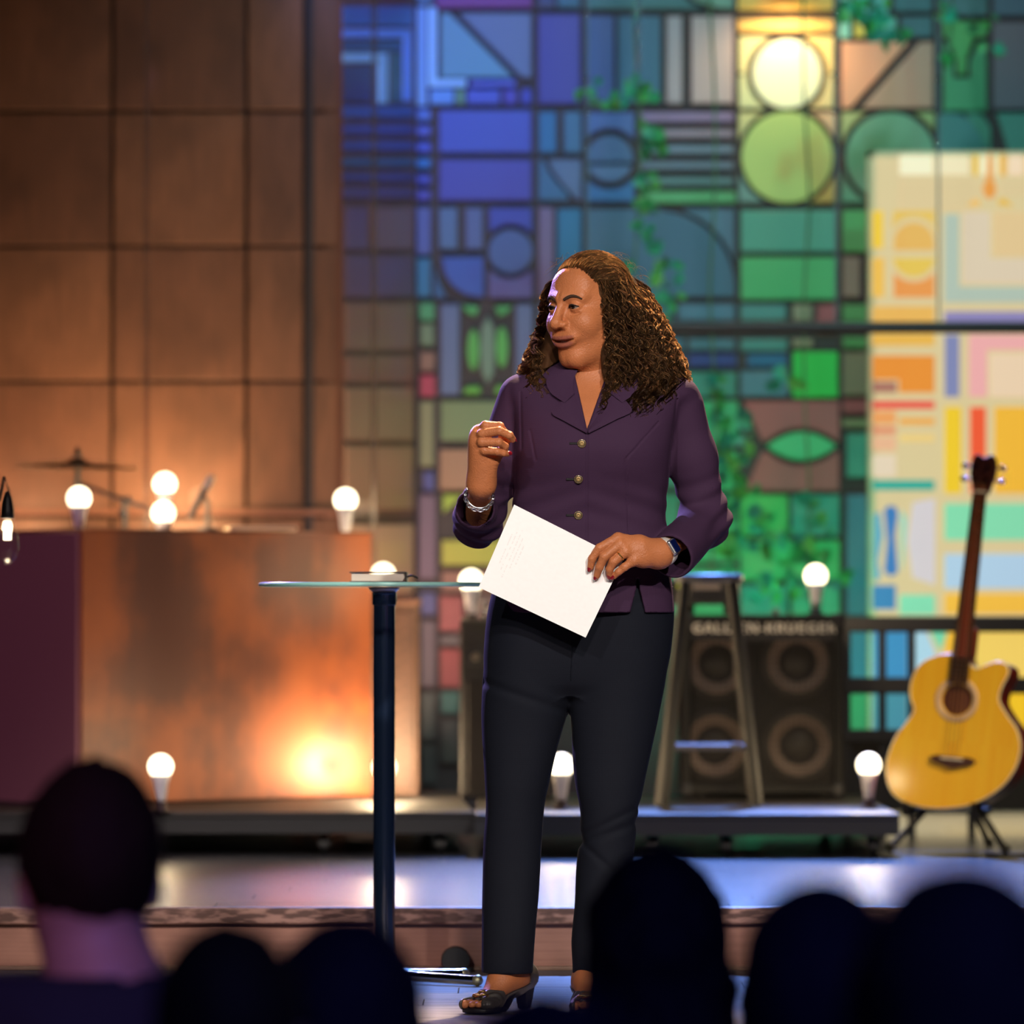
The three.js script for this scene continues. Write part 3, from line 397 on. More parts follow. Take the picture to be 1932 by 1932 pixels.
// ------------------------------------------------------------------ guitar amplifier box left of the legs
{
  const a = W(868, 1168, 17.2), b = W(1040, 1168, 17.2), t = thing('combo_amplifier', 'tall black amplifier half hidden behind the speaker', 'amplifier', V((a.x + b.x) / 2, PT, a.z - .14)), w = b.x - a.x, h = a.y - PT;
  mesh('cabinet', rbox(w, h, .28, .012, 0, h / 2, 0), std(0x1d1a1c, .65, 0, { map: blotchTex }), t);
  mesh('grille', rbox(w - .05, h * .62, .01, .004, 0, h * .35, .142), std(0x2a2725, .9, 0, { map: weaveTex }), t);
  mesh('control_strip', rbox(w - .04, .06, .01, .003, 0, h - .12, .142), std(0x121214, .4), t);
  for (let k = 0; k < 5; k++) mesh('knob', cyl(.012, .014, .02, 16).rotateX(Math.PI / 2).translate(-w / 2 + .05 + k * .048, h - .12, .156), std(0x6a6256, .4, .6), t);
  mesh('handle', tube([V(-.07, h, 0), V(-.06, h + .025, 0), V(.06, h + .025, 0), V(.07, h, 0)], .008, 20), std(0x9a968c, .3, .8), t);
  bulb('glowing bulb next to the upper left edge of the paper', 889, 1096, 17.15, a.y, .6);
  for (const [x, y] of [[912, 1157], [914, 1140]]) { const p = W(x, y, 17.05), k = thing('chrome_knob', y > 1150 ? 'lower chrome ball of a stand beside the bulb' : 'upper chrome ball of a stand beside the bulb', 'knob', V(p.x, a.y, p.z)); mesh('ball', new THREE.SphereGeometry(.012, 16, 12).translate(0, Math.max(.012, p.y - a.y), 0), chrome, k); mesh('stem', cyl(.005, .005, Math.max(.012, p.y - a.y), 10, 0, Math.max(.012, p.y - a.y) / 2, 0), chrome, k); }
}
// ------------------------------------------------------------------ bass cabinet, amplifier head, stool
const cabZ = CAMZ - 17.3;
const font = await new FontLoader().loadAsync('fonts/droid/droid_sans_bold.typeface.json');
{
  const a = W(1286, 1160, 17.3), b = W(1592, 1160, 17.3), w = b.x - a.x, h = a.y - PT, cx = (a.x + b.x) / 2;
  const t = thing('bass_cabinet', 'black speaker cabinet with four round drivers and white lettering', 'speaker', V(cx, PT, cabZ));
  const cloth = std(0x1c1a1b, .75, 0, { map: blotchTex }), rim = std(0x15151a, .5);
  mesh('box', merged([rbox(w, .03, .4, .008, 0, h - .015, -.2), rbox(w, .03, .4, .008, 0, .025, -.2), rbox(.03, h - .02, .4, .008, -w / 2 + .015, h / 2 + .005, -.2), rbox(.03, h - .02, .4, .008, w / 2 - .015, h / 2 + .005, -.2), box(w - .04, h - .05, .02, 0, h / 2, -.385)]), cloth, t);
  mesh('baffle', box(w - .055, h - .06, .018, 0, h / 2 + .003, -.055), std(0x131316, .8), t);
  const coneMat = std(0x74655f, .8), capMat = std(0x2a2828, .6), ringMat = std(0x201f20, .6);
  for (const [x, y] of [[1354, 1252], [1506, 1250], [1350, 1407], [1509, 1407]]) {
    const p = W(x, y, 17.3), dx = p.x - cx, dy = p.y - PT;
    const d = mesh('driver', lathe([[.118, .0], [.118, .008], [.1, .01], [.098, .002]], 40).rotateX(Math.PI / 2).translate(dx, dy, -.046), ringMat, t);
    mesh('cone', lathe([[.098, .004], [.09, .006], [.084, -.002], [.05, -.024]], 40).rotateX(Math.PI / 2).translate(dx, dy, -.03), coneMat, d);
    mesh('dust_cap', lathe([[.052, -.024], [.04, -.012], [.02, -.005], [.0, -.003]], 32).rotateX(Math.PI / 2).translate(dx, dy, -.03), capMat, d);
  }
  // steel grille: thin bars both ways
  const bars = []; for (let k = 0; k < 25; k++) { const x = -w / 2 + .04 + k * (w - .08) / 24; bars.push(box(.0022, h - .11, .0022, x, h / 2 - .025, -.012)); } for (let k = 0; k < 25; k++) bars.push(box(w - .07, .0022, .0022, 0, .04 + k * (h - .13) / 24, -.014));
  const gr = mesh('grille', merged(bars), std(0x2a2625, .5, .5), t); gr.userData.kind = 'stuff';
  const tg = new TextGeometry('GALLIEN-KRUEGER', { font, size: .032, depth: .003, curveSegments: 3, bevelEnabled: false }); tg.computeBoundingBox(); const tw = tg.boundingBox.max.x;
  const x0 = W(1304, 0, 17.3).x - cx, x1 = W(1578, 0, 17.3).x - cx; tg.scale((x1 - x0) / tw, 1, 1); tg.translate(x0, W(0, 1194, 17.3).y - PT, -.004);
  mesh('name_plate', box(w - .062, .055, .006, 0, h - .055, -.01), std(0x18161a, .5), t);
  mesh('lettering', tg, std(0xe6dccf, .5), t);
  for (const x of [-1, 1]) for (const y of [0, 1]) mesh('corner_guard', rbox(.045, .045, .045, .012, x * (w / 2 - .018), y ? h - .018 : .024, -.018), rim, t);
  for (const x of [-1, 1]) for (const z of [-.05, -.35]) mesh('foot', cyl(.018, .02, .012, 16, x * (w / 2 - .06), .006, z), rim, t);
  const CT = PT + h;
  bulb('glowing bulb standing on top of the bass cabinet', 1539, 1086, 17.4, CT, .8);
  // amplifier head
  const ha = W(1222, 1096, 17.35), hb = W(1396, 1142, 17.35), hw = hb.x - ha.x, hh = ha.y - hb.y, ft = hb.y - CT;
  const hd = thing('amplifier_head', 'flat dark amplifier head on top of the bass cabinet', 'amplifier', V(Math.max((ha.x + hb.x) / 2, a.x + .12), CT + .002, cabZ - .06)), ox = (ha.x + hb.x) / 2 - hd.position.x;
  mesh('case', rbox(hw, hh, .26, .006, ox, ft + hh / 2, -.13), std(0x2a2829, .5), hd);
  mesh('front_plate', rbox(hw - .02, hh - .012, .006, .002, ox, ft + hh / 2, .002), std(0x3a3736, .45, .3), hd);
  for (const [x, z] of [[a.x + .03, -.02], [a.x + .03, -.24], [hb.x - .03, -.02], [hb.x - .03, -.24]]) mesh('foot', cyl(.014, .014, ft, 14, x - hd.position.x, ft / 2, z), rim, hd);
  const lx = W(1284, 1107, 17.3); mesh('indicator_led', cyl(.008, .008, .006, 16).rotateX(Math.PI / 2).translate(lx.x - hd.position.x, lx.y - CT, .008), new THREE.MeshStandardMaterial({ color: 0x556600, emissive: new THREE.Color(.62, .6, .04), emissiveIntensity: 1 }), hd);
  const lp = W(1334, 1108, 17.3); mesh('legend', box(.09, .016, .002, lp.x - hd.position.x, lp.y - CT, .006), std(0x9a8a82, .5), hd);
  for (let k = 0; k < 6; k++) { const q = W(1302 + k * 16, 1128, 17.3); mesh('knob', cyl(.008, .009, .014, 14).rotateX(Math.PI / 2).translate(q.x - hd.position.x, q.y - CT, .01), rim, hd); }
  const q = W(1467, 1153, 17.2), jk = thing('chrome_knob', 'tiny chrome knob on the bass cabinet top edge', 'knob', V(q.x, CT, cabZ - .03)); mesh('ball', new THREE.SphereGeometry(.01, 14, 10).translate(0, .01, 0), chrome, jk);
}
{
  const D = 16.6, c = W(1337, 1088, D), t = thing('bar_stool', 'black wooden stool in front of the bass cabinet', 'stool', V(c.x, PT, c.z)), h = c.y - PT, m = std(0x1d1c1c, .6, 0, { map: grainTex });
  mesh('seat', lathe([[0, h - .018], [.1, h - .018], [.107, h - .012], [.107, h + .002], [.1, h + .008], [0, h + .004]], 40), std(0x4a4a55, .45), t);
  const tops = [], feet = [];
  for (const [sx, sz] of [[-1, 1], [1, 1], [1, -1], [-1, -1]]) { const a = V(sx * .072, h - .016, sz * .06), b = V(sx * .146, .004, sz * .11); tops.push(a); feet.push(b); mesh('leg', rod(b, a, .019, .016, 16), m, t); }
  const at = (k, f) => feet[k].clone().lerp(tops[k], f);
  for (const [i, j, f] of [[0, 1, .26], [1, 2, .34], [2, 3, .26], [3, 0, .34]]) mesh('rung', rod(at(i, f), at(j, f), .01, .01, 12), std(0x4a4a55, .45), t);
}
// ------------------------------------------------------------------ black railing behind the guitar
{
  const D = 17.9, X = x => W(x, 0, D).x, Y = y => W(0, y, D).y, x0 = X(1590), x1 = X(2230), t = thing('stage_railing', 'black railing with three rails behind the guitar', 'railing', V(x0, RISER_H, CAMZ - D)), m = std(0x26242a, .6), o = RISER_H;
  for (const [a, b] of [[1163, 1193], [1278, 1309], [1376, 1400]]) mesh('rail', rbox(x1 - x0, Y(a) - Y(b), .04, .005, (x1 - x0) / 2, (Y(a) + Y(b)) / 2 - o, 0), m, t);
  for (const x of [1596, 1663, 1718, 1831, 1945, 2060, 2170, 2226]) mesh('post', rbox(.026, Y(1165) - o, .03, .004, X(x) - x0, (Y(1165) - o) / 2, -.002), m, t);
  mesh('kick_board', rbox(x1 - x0, Y(1398) - Y(1530), .02, .004, (x1 - x0) / 2, (Y(1398) + Y(1530)) / 2 - o, -.012), std(0x2c2a2a, .7), t);
}
// ------------------------------------------------------------------ horizontal pipe on two stands
{
  const D = 18.6, a = W(1130, 618, D), b = W(2150, 618, D), t = thing('cross_pipe', 'long thin black horizontal pipe crossing in front of the mural', 'pipe', V(a.x, RISER_H, a.z)), h = a.y - RISER_H;
  mesh('bar', rod(V(-.02, h, 0), V(b.x - a.x, h, 0), .0205, .0205, 16), std(0x24202c, .5), t);
  for (const x of [0, b.x - a.x]) { mesh('upright', rod(V(x, 0, 0), V(x, h + .03, 0), .016), blackPaint, t); mesh('foot_plate', rbox(.3, .01, .3, .004, x, .005, 0), blackPaint, t); }
}
// ------------------------------------------------------------------ drum shield and kit behind the desk
{
  const D = 18.1, z = CAMZ - D, xs = [277, 706, 1108].map(x => W(x, 0, D).x), t = thing('drum_shield', 'clear acrylic drum shield standing behind the copper desk', 'screen', V(xs[1], RISER_H, z));
  const pane = new THREE.MeshPhysicalMaterial({ color: 0xffffff, roughness: .03, transmission: 1, thickness: 0, ior: 1.3, side: THREE.DoubleSide, specularIntensity: .4 });
  const strip = std(0xe8e0dc, .12, 0, { transmission: .97, thickness: 0 });
  const H = 3.3;
  mesh('acrylic_panel', box(xs[1] - xs[0] - .012, H, .006, (xs[0] - xs[1]) / 2, H / 2, 0), pane, t);
  xs.forEach((x, i) => { if (i < 2) mesh('hinge_strip', rbox(i ? .022 : .018, H, .012, .004, x - xs[1], H / 2, 0), strip, t); });
  mesh('foot_rail', box(xs[1] - xs[0], .02, .04, (xs[0] - xs[1]) / 2, .01, 0), blackPaint, t);
}
{
  const D = 17.75, c = W(146, 877, D), t = thing('cymbal_stand', 'bronze cymbal on a chrome boom stand behind the desk', 'cymbal', V(c.x, PT, c.z)), h = c.y - PT;
  const cy = mesh('cymbal', lathe([[0, .026], [.012, .026], [.03, .016], [.04, .008], [.12, .002], [.2, -.006], [.2, -.008], [.12, -.001], [.04, .005], [0, .005]], 48), std(0x6a5c40, .34, .85), t); cy.position.y = h; cy.rotation.z = -.02;
  mesh('wing_nut', lathe([[0, .06], [.006, .058], [.009, .04], [.01, .02], [0, .02]]).translate(0, h, 0), chrome, t);
  mesh('pole', rod(V(0, .1, 0), V(0, h + .05, 0), .009), chrome, t);
  const j = W(235, 944, D), e = W(300, 968, D); mesh('boom_arm', merged([rod(V(0, h - .06, 0), V(j.x - c.x, j.y - PT, 0), .007), rod(V(j.x - c.x, j.y - PT, 0), V(e.x - c.x, e.y - PT, -.02), .007)]), chrome, t);
  for (const [x, y] of [[230, 943], [242, 942], [229, 966]]) { const q = W(x, y, D - .03); mesh('clamp', new THREE.SphereGeometry(.011, 16, 12).translate(q.x - c.x, q.y - PT, .03), chrome, t); }
  mesh('second_pole', rod(V(j.x - c.x, .02, 0), V(j.x - c.x, j.y - PT, 0), .008), chrome, t);
  for (let k = 0; k < 3; k++) { const a = k * 2.094 + .5; mesh('leg', rod(V(0, .14, 0), V(.22 * Math.cos(a), .008, .22 * Math.sin(a)), .007), chrome, t); }
}
{ // microphone clipped on a little stand
  const D = 17.02, f = W(392, 990, D), a = W(358, 978, D), b = W(400, 898, D), t = thing('desk_microphone', 'slim grey microphone leaning on a short stand on the desk', 'microphone', V(f.x, DESK_TOP, f.z)), L = p => V(p.x - f.x, p.y - DESK_TOP, 0);
  const m1 = L(a).lerp(L(b), .5); const foot = V(0, .004, 0);
  mesh('stand', merged([rod(foot, V(.0, L(W(392, 945, D)).y, 0), .007), rod(V(0, L(W(392, 945, D)).y, 0), m1, .007), cyl(.03, .032, .008, 20, 0, .004, 0)]), std(0x5a5654, .45, .4), t);
  mesh('mic_body', rod(L(a), L(b), .0085, .012, 16), std(0x3c3a3c, .4, .5), t); mesh('mic_head', rod(L(a).lerp(L(b), .72), L(b), .0135, .012, 16), std(0xa09a94, .35, .8), t);
}
{ const a = W(425, 991, 17.02), b = W(556, 991, 17.1), t = thing('paper_stack', 'thin pale stack of sheets lying on the desk top', 'papers', V((a.x + b.x) / 2, DESK_TOP, (a.z + b.z) / 2 - .02), .2); mesh('sheets', box(b.x - a.x, .012, .12, 0, .006, 0), std(0xe8c8a8, .8), t); mesh('top_sheet', box(b.x - a.x - .02, .002, .11, .004, .013, .002), std(0xf0d8bc, .8), t); }
{ // hanging clear filament lamp at the left edge
  const D = 13.6, p = W(14, 1000, D), t = thing('filament_lamp', 'clear glass filament lamp hanging at the left edge', 'pendant lamp', V(p.x, 0, p.z)), y = p.y;
  const glass = new THREE.MeshPhysicalMaterial({ color: 0xffffff, roughness: .02, transmission: 1, thickness: 0, ior: 1.45, side: THREE.DoubleSide });
  mesh('glass_bulb', lathe([[.013, .035], [.018, .02], [.026, -.01], [.03, -.045], [.022, -.072], [.008, -.086], [0, -.088]], 32).translate(0, y, 0), glass, t);
  mesh('cap', lathe([[0, .1], [.006, .098], [.012, .08], [.017, .05], [.018, .03], [.012, .028]], 24).translate(0, y, 0), std(0x2c2c30, .4, .6), t);
  const f = []; for (const x of [-.007, 0, .007]) f.push(rod(V(x, y - .025, 0), V(x, y + .022, 0), .0028));
  mesh('filament', merged(f), new THREE.MeshStandardMaterial({ color: 0xffffff, emissive: new THREE.Color(1, .85, .6), emissiveIntensity: 2.5 }), t);
  mesh('cord', tube([V(.004, y + .1, 0), V(.01, y + .13, 0), V(0, y + .145, 0), V(-.012, y + .13, 0), V(-.03, y + .05, -.01), V(-.16, y + .3, -.02), V(-.2, 3, 0), V(-.2, 6, 0)], .004, 80), blackPaint, t);
  const l = new THREE.PointLight(new THREE.Color(1, .8, .5), .12, 0, 2); l.name = 'filament_light'; l.position.set(p.x, y, p.z); l.castShadow = true; scene.add(l);
}
// ------------------------------------------------------------------ hanging vines in front of the mural
{
  const leafG = (() => { // one ivy like leaf, folded along its rib
    const s = [[0, 0], [.35, .12], [.5, .34], [.36, .5], [.42, .66], [.2, .78], [0, 1]], pos = [], idx = [], n = s.length;
    for (const side of [-1, 1]) s.forEach(([x, y]) => pos.push(side * x * .8, -y, Math.abs(x) * .22 - y * y * .12));
    for (const side of [-1, 1]) s.forEach(([x, y]) => pos.push(0, -y, -y * y * .12));
    for (let k = 0; k < 2; k++) for (let i = 0; i + 1 < n; i++) { const a = k * n + i, c = 2 * n + k * n + i; idx.push(a, a + 1, c, a + 1, c + 1, c); }
    const g = new THREE.BufferGeometry(); g.setAttribute('position', new THREE.Float32BufferAttribute(pos, 3)); g.setAttribute('uv', new THREE.Float32BufferAttribute(new Float32Array(pos.length / 3 * 2), 2)); g.setIndex(idx); g.computeVertexNormals(); return g;
  })();
  const lm = [0x2f9a72, 0x2fa68c, 0x3aa860, 0x2c8a80, 0x58b058].map(h => std(h, .5, 0, { transmission: .25, thickness: 0 }));
  function vine(label, D, px, y0, y1, spots, size, wire = true) {
    const top = W(px, y0, D), bot = W(px, y1, D), t = thing('hanging_vine', label, 'vine', V(top.x, 0, top.z));
    const pts = []; for (let k = 0; k <= 14; k++) { const y = 6 - (6 - bot.y) * k / 14; pts.push(V(.012 * Math.sin(k * 2.1 + px), y, .01 * Math.cos(k * 1.7))); }
    mesh('stem', tube(pts, .005, 70, 6), std(0x4a6a50, .5), t);
    for (const [x, y, spread, n] of spots) for (let k = 0; k < n; k++) {
      const p = W(x + rr(-1, 1) * spread * 1.3, y + rr(-1, 1) * spread, D), m = mesh('leaf', leafG, lm[Math.floor(rnd() * 5)], t);
      m.position.set(p.x - top.x, p.y, rr(-.03, .05)); m.rotation.set(rr(-.5, .9), rr(-.9, .9), rr(-1.6, 1.6)); m.scale.setScalar(size * rr(.7, 1.25));
    }
  }
  vine('hanging vine with teal leaves on the wire above the head of the speaker', 19.2, 1203, -40, 700, [[1165, 165, 26, 9], [1225, 178, 18, 6], [1108, 180, 14, 4], [1212, 240, 16, 5], [1235, 268, 20, 8], [1216, 340, 16, 6], [1225, 385, 12, 4], [1228, 430, 20, 7], [1222, 470, 26, 9], [1262, 500, 16, 5], [1240, 545, 16, 4], [1255, 572, 18, 6]], .055);
  vine('bright cyan leaf cluster at the top edge right of the lamp', 19.3, 1640, -60, 60, [[1600, 20, 22, 8], [1640, 12, 26, 11], [1662, 50, 26, 9], [1690, 60, 16, 5]], .06);
  vine('leafy vine hanging at the top right above the green pane', 19.3, 1790, -60, 130, [[1800, 30, 26, 5], [1850, 32, 18, 4], [1772, 100, 14, 4], [1868, 90, 10, 3]], .05);
  vine('dense green vine behind the left sleeve of the speaker', 19.1, 1345, -60, 1120, [[1330, 740, 40, 9], [1360, 800, 44, 12], [1390, 860, 36, 9], [1350, 900, 40, 11], [1400, 960, 46, 10], [1330, 1000, 40, 9], [1410, 1050, 40, 9]], .07);
  vine('green vine hanging behind the bulb on the bass cabinet', 19.2, 1520, -60, 1130, [[1480, 700, 16, 3], [1500, 960, 40, 8], [1470, 1010, 44, 9], [1540, 1020, 36, 7], [1490, 1090, 40, 9], [1590, 1090, 14, 4]], .07);
  // thin steel chain with bright links
  const p = W(1203, 0, 19.1), t = thing('hanging_chain', 'thin bright chain glinting at the top beside the vine', 'chain', V(p.x, 0, p.z)), links = new THREE.TorusGeometry(.0085, .0022, 8, 16);
  for (let k = 0; k < 40; k++) { const y = W(0, 130, 19.1).y + k * .0165; if (y > 6) break; const m = mesh('link', links, chrome, t); m.scale.y = 1.35; m.position.y = y; m.rotation.y = k % 2 ? 1.9 : .5; }
  mesh('upper_wire', rod(V(0, W(0, 130, 19.1).y + .65, 0), V(0, 6, 0), .003), steel, t);
  for (const [x, what] of [[1108, 'left of the vine'], [1577, 'left of the salmon square'], [1770, 'left of the bright green pane']]) { const q = W(x, 0, 18.9), s = thing('hanging_cable', `clear thin vertical cable ${what}`, 'cable', V(q.x, 0, q.z)); mesh('cable', rod(V(0, W(0, 620, 18.9).y, 0), V(0, 6, 0), .0045), std(0x8aa0b0, .2, 0, { transmission: .5, thickness: 0 }), s); for (const y of [25, 150, 215, 270]) mesh('bead', new THREE.SphereGeometry(.0075, 12, 8).translate(0, W(0, y, 18.9).y, 0), chrome, s); }
}
// ------------------------------------------------------------------ acoustic bass guitar on its stand
{
  const D = 16.25, z = CAMZ - D, S = D / FOCAL, c = W(1802, 1400, D), t = thing('acoustic_bass_guitar', 'honey coloured acoustic bass guitar with a cutaway, on a stand', 'guitar', V(c.x, RISER_H, z), -.4);
  // outline in its own frame, along the neck; survey numbers turned upright by 4.5 degrees about (1802, 1400)
  const A = 4.5 * Math.PI / 180; const U = (x, y) => { const dx = (x - 1802) * S / .93, dy = (1400 - y) * S; return new THREE.Vector2(dx * Math.cos(A) - dy * Math.sin(A), dx * Math.sin(A) + dy * Math.cos(A)); };
  const g = new THREE.Group();
  const body = new THREE.Shape(new THREE.SplineCurve([[1800, 1234], [1768, 1236], [1736, 1252], [1720, 1282], [1718, 1312], [1726, 1340], [1714, 1362], [1692, 1396], [1679, 1440], [1682, 1478], [1700, 1506], [1740, 1522], [1790, 1525], [1840, 1515], [1885, 1488], [1912, 1452], [1922, 1410], [1914, 1376], [1896, 1350], [1880, 1322], [1884, 1296], [1895, 1272], [1893, 1256], [1878, 1249], [1858, 1254], [1838, 1262], [1822, 1252], [1814, 1238]].map(p => U(...p))).getPoints(160));
  const pitch = new THREE.Group(); pitch.position.y = c.y - RISER_H; pitch.rotation.set(-.12, 0, -A); pitch.name = 'body_group';
  const put = (name, geo, mat, par) => { geo.applyMatrix4(new THREE.Matrix4().compose(pitch.position, pitch.quaternion, V(1, 1, 1))); return mesh(name, geo, mat, par || t); };
  const spruce = tex(512, (u, v) => { const l = fbm(u * 90, v * 2, 90, 71, 2), n = fbm(u * 5, v * 3, 5, 73); return mixc([.94, .66, .12], [1, .83, .24], .55 * l + .45 * n); });
  const topMat = std(0xffffff, .3, 0, { map: spruce, clearcoat: .9, clearcoatRoughness: .08 }), sideMat = std(0x5a1d18, .3, 0, { clearcoat: .8, clearcoatRoughness: .1 });
  const hole = U(1804, 1320), hp = new THREE.Path().absarc(hole.x, hole.y, .049, 0, Math.PI * 2, true);
  const back = new THREE.ExtrudeGeometry(body, { depth: .088, bevelEnabled: true, bevelSize: .004, bevelThickness: .004, bevelSegments: 2, curveSegments: 8 }).translate(0, 0, -.092);
  const bt = body.clone(); bt.holes.push(hp); const topG = new THREE.ExtrudeGeometry(bt, { depth: .005, bevelEnabled: true, bevelSize: .001, bevelThickness: .001, bevelSegments: 1, curveSegments: 20 }).translate(0, 0, .001);
  put('sides_and_back', back, sideMat); put('soundboard', topG, topMat);
  put('binding', tube(body.getPoints().slice(0, -1).filter((_, i) => i % 2 === 0).map(p => V(p.x, p.y, .004)), .0035, 200, 6, true), std(0xe8d8a8, .4));
  put('rosette', new THREE.TorusGeometry(.06, .009, 6, 48).scale(1, 1, .18).translate(hole.x, hole.y, .008), std(0xd8b890, .4));
  put('sound_hole_rim', new THREE.CylinderGeometry(.049, .049, .03, 32, 1, true).rotateX(Math.PI / 2).translate(hole.x, hole.y, -.008), std(0x3a1c10, .6));
  const cav = new THREE.CircleGeometry(.049, 32).translate(hole.x, hole.y, .0005); put('inside_wood', cav, std(0x5a2c16, .7));
  const n0 = U(1806, 1290), n1 = U(1834, 925); // fingerboard
  const len = n1.y - n0.y; const fb = new THREE.Shape([[-.031, 0], [.031, 0], [.021, len], [-.021, len]].map(p => new THREE.Vector2(...p)));
  put('fingerboard', new THREE.ExtrudeGeometry(fb, { depth: .007, bevelEnabled: false }).translate(n0.x, n0.y, .008), std(0x5a3826, .45, 0, { map: grainTex }));
  put('neck', new THREE.CylinderGeometry(.02, .028, len - .06, 16, 1, false).scale(1, 1, .7).translate(n0.x, n0.y + len / 2 + .05, .002), std(0x6a3020, .35, 0, { clearcoat: .6 }));
  put('heel', rbox(.05, .1, .07, .015, n0.x, n0.y + .13, -.035), std(0x6a3020, .35));
  for (let k = 0; k < 22; k++) { const y = len * (1 - Math.pow(.5, k / 12)) * 1.34; if (y < len) put('fret', box(.044 + .018 * y / len, .0016, .003, n0.x, n0.y + len - y, .0155), steel); }
  const hs = new THREE.Shape(new THREE.SplineCurve([[-.022, 0], [-.03, .03], [-.038, .06], [-.036, .1], [-.022, .118], [0, .108], [.022, .118], [.036, .1], [.038, .06], [.03, .03], [.022, 0]].map(p => new THREE.Vector2(...p))).getPoints(50));
  put('headstock', new THREE.ExtrudeGeometry(hs, { depth: .014, bevelEnabled: true, bevelSize: .002, bevelThickness: .002, bevelSegments: 1 }).translate(n1.x, n1.y - .004, -.006), std(0x3a1a16, .3, 0, { clearcoat: .8 }));
  put('nut', box(.044, .005, .006, n1.x, n1.y, .016), std(0xe8e0c8, .4));
  for (const sx of [-1, 1]) for (const y of [.038, .078]) { put('tuning_post', cyl(.006, .006, .012, 14).rotateX(Math.PI / 2).translate(n1.x + sx * .018, n1.y + y, .016), chrome); put('tuning_peg', merged([rod(V(n1.x + sx * .034, n1.y + y, 0), V(n1.x + sx * .052, n1.y + y, 0), .003), new THREE.SphereGeometry(.011, 14, 10).scale(1.2, .8, .5).translate(n1.x + sx * .06, n1.y + y, 0)]), chrome); }
  const bc = U(1800, 1437), br = new THREE.Shape(new THREE.SplineCurve([[-.072, .006], [-.05, .014], [-.02, .012], [0, .013], [.02, .012], [.05, .014], [.072, .006], [.06, -.006], [.03, -.014], [0, -.022], [-.03, -.014], [-.06, -.006]].map(p => new THREE.Vector2(...p)).concat([new THREE.Vector2(-.072, .006)])).getPoints(60));
  const bridge = put('bridge', new THREE.ExtrudeGeometry(br, { depth: .009, bevelEnabled: true, bevelSize: .001, bevelThickness: .001, bevelSegments: 1 }).translate(bc.x, bc.y, .006), std(0x4a2a1a, .5)); put('saddle', box(.07, .005, .006, bc.x, bc.y + .007, .018), std(0xeadfc8, .4), bridge);
  for (let k = 0; k < 4; k++) { const a = (k - 1.5); put('string', rod(V(bc.x + a * .014, bc.y + .002, .019), V(n1.x + a * .0095, n1.y + .03, .019), .0009, .0009, 6), std(0xb08a58, .3, .9)); }
  const e = U(1908, 1400); put('strap_peg', cyl(.006, .009, .02, 12).rotateZ(Math.PI / 2).translate(e.x + .01, e.y, -.04), chrome);
  const st = thing('guitar_stand', 'black folding tube stand holding the guitar', 'guitar stand', V(c.x, RISER_H, z - .1), -.4), yb = W(0, 1527, D).y - RISER_H;
  mesh('tripod', merged([rod(V(0, yb + .1, -.05), V(-.165, .012, .1), .01), rod(V(0, yb + .1, -.05), V(.2, .012, .1), .01), rod(V(0, yb + .1, -.05), V(.02, .012, -.3), .01), new THREE.SphereGeometry(.016, 12, 8).translate(-.165, .016, .1), new THREE.SphereGeometry(.016, 12, 8).translate(.2, .016, .1), new THREE.SphereGeometry(.016, 12, 8).translate(.02, .016, -.3)]), blackPaint, st);
  mesh('spine', rod(V(0, yb + .06, -.04), V(.04, .7, -.07), .011), blackPaint, st);
  mesh('cradle', merged([rod(V(-.11, yb - .008, -.02), V(.11, yb - .008, -.02), .01), rod(V(-.11, yb - .008, -.02), V(-.11, yb - .012, .125), .01), rod(V(.11, yb - .008, -.02), V(.11, yb - .012, .125), .01), rod(V(-.11, yb - .012, .125), V(-.11, yb + .02, .135), .01), rod(V(.11, yb - .012, .125), V(.11, yb + .02, .135), .01), rod(V(0, yb - .008, -.02), V(0, yb + .06, -.04), .011), rod(V(.04, .5, -.06), V(.04, .5, -.03), .01)]), blackPaint, st);
  const cb = thing('audio_cable', 'thin dark cable lying on the stage by the guitar stand', 'cable', V(c.x + .12, RISER_H, z + .2)); mesh('cord', tube([V(-.05, .006, .02), V(.03, .006, .06), V(.1, .006, .02), V(.2, .006, .05), V(.35, .006, .0), V(.6, .006, .08)], .005, 60), std(0x15161c, .5), cb);
}
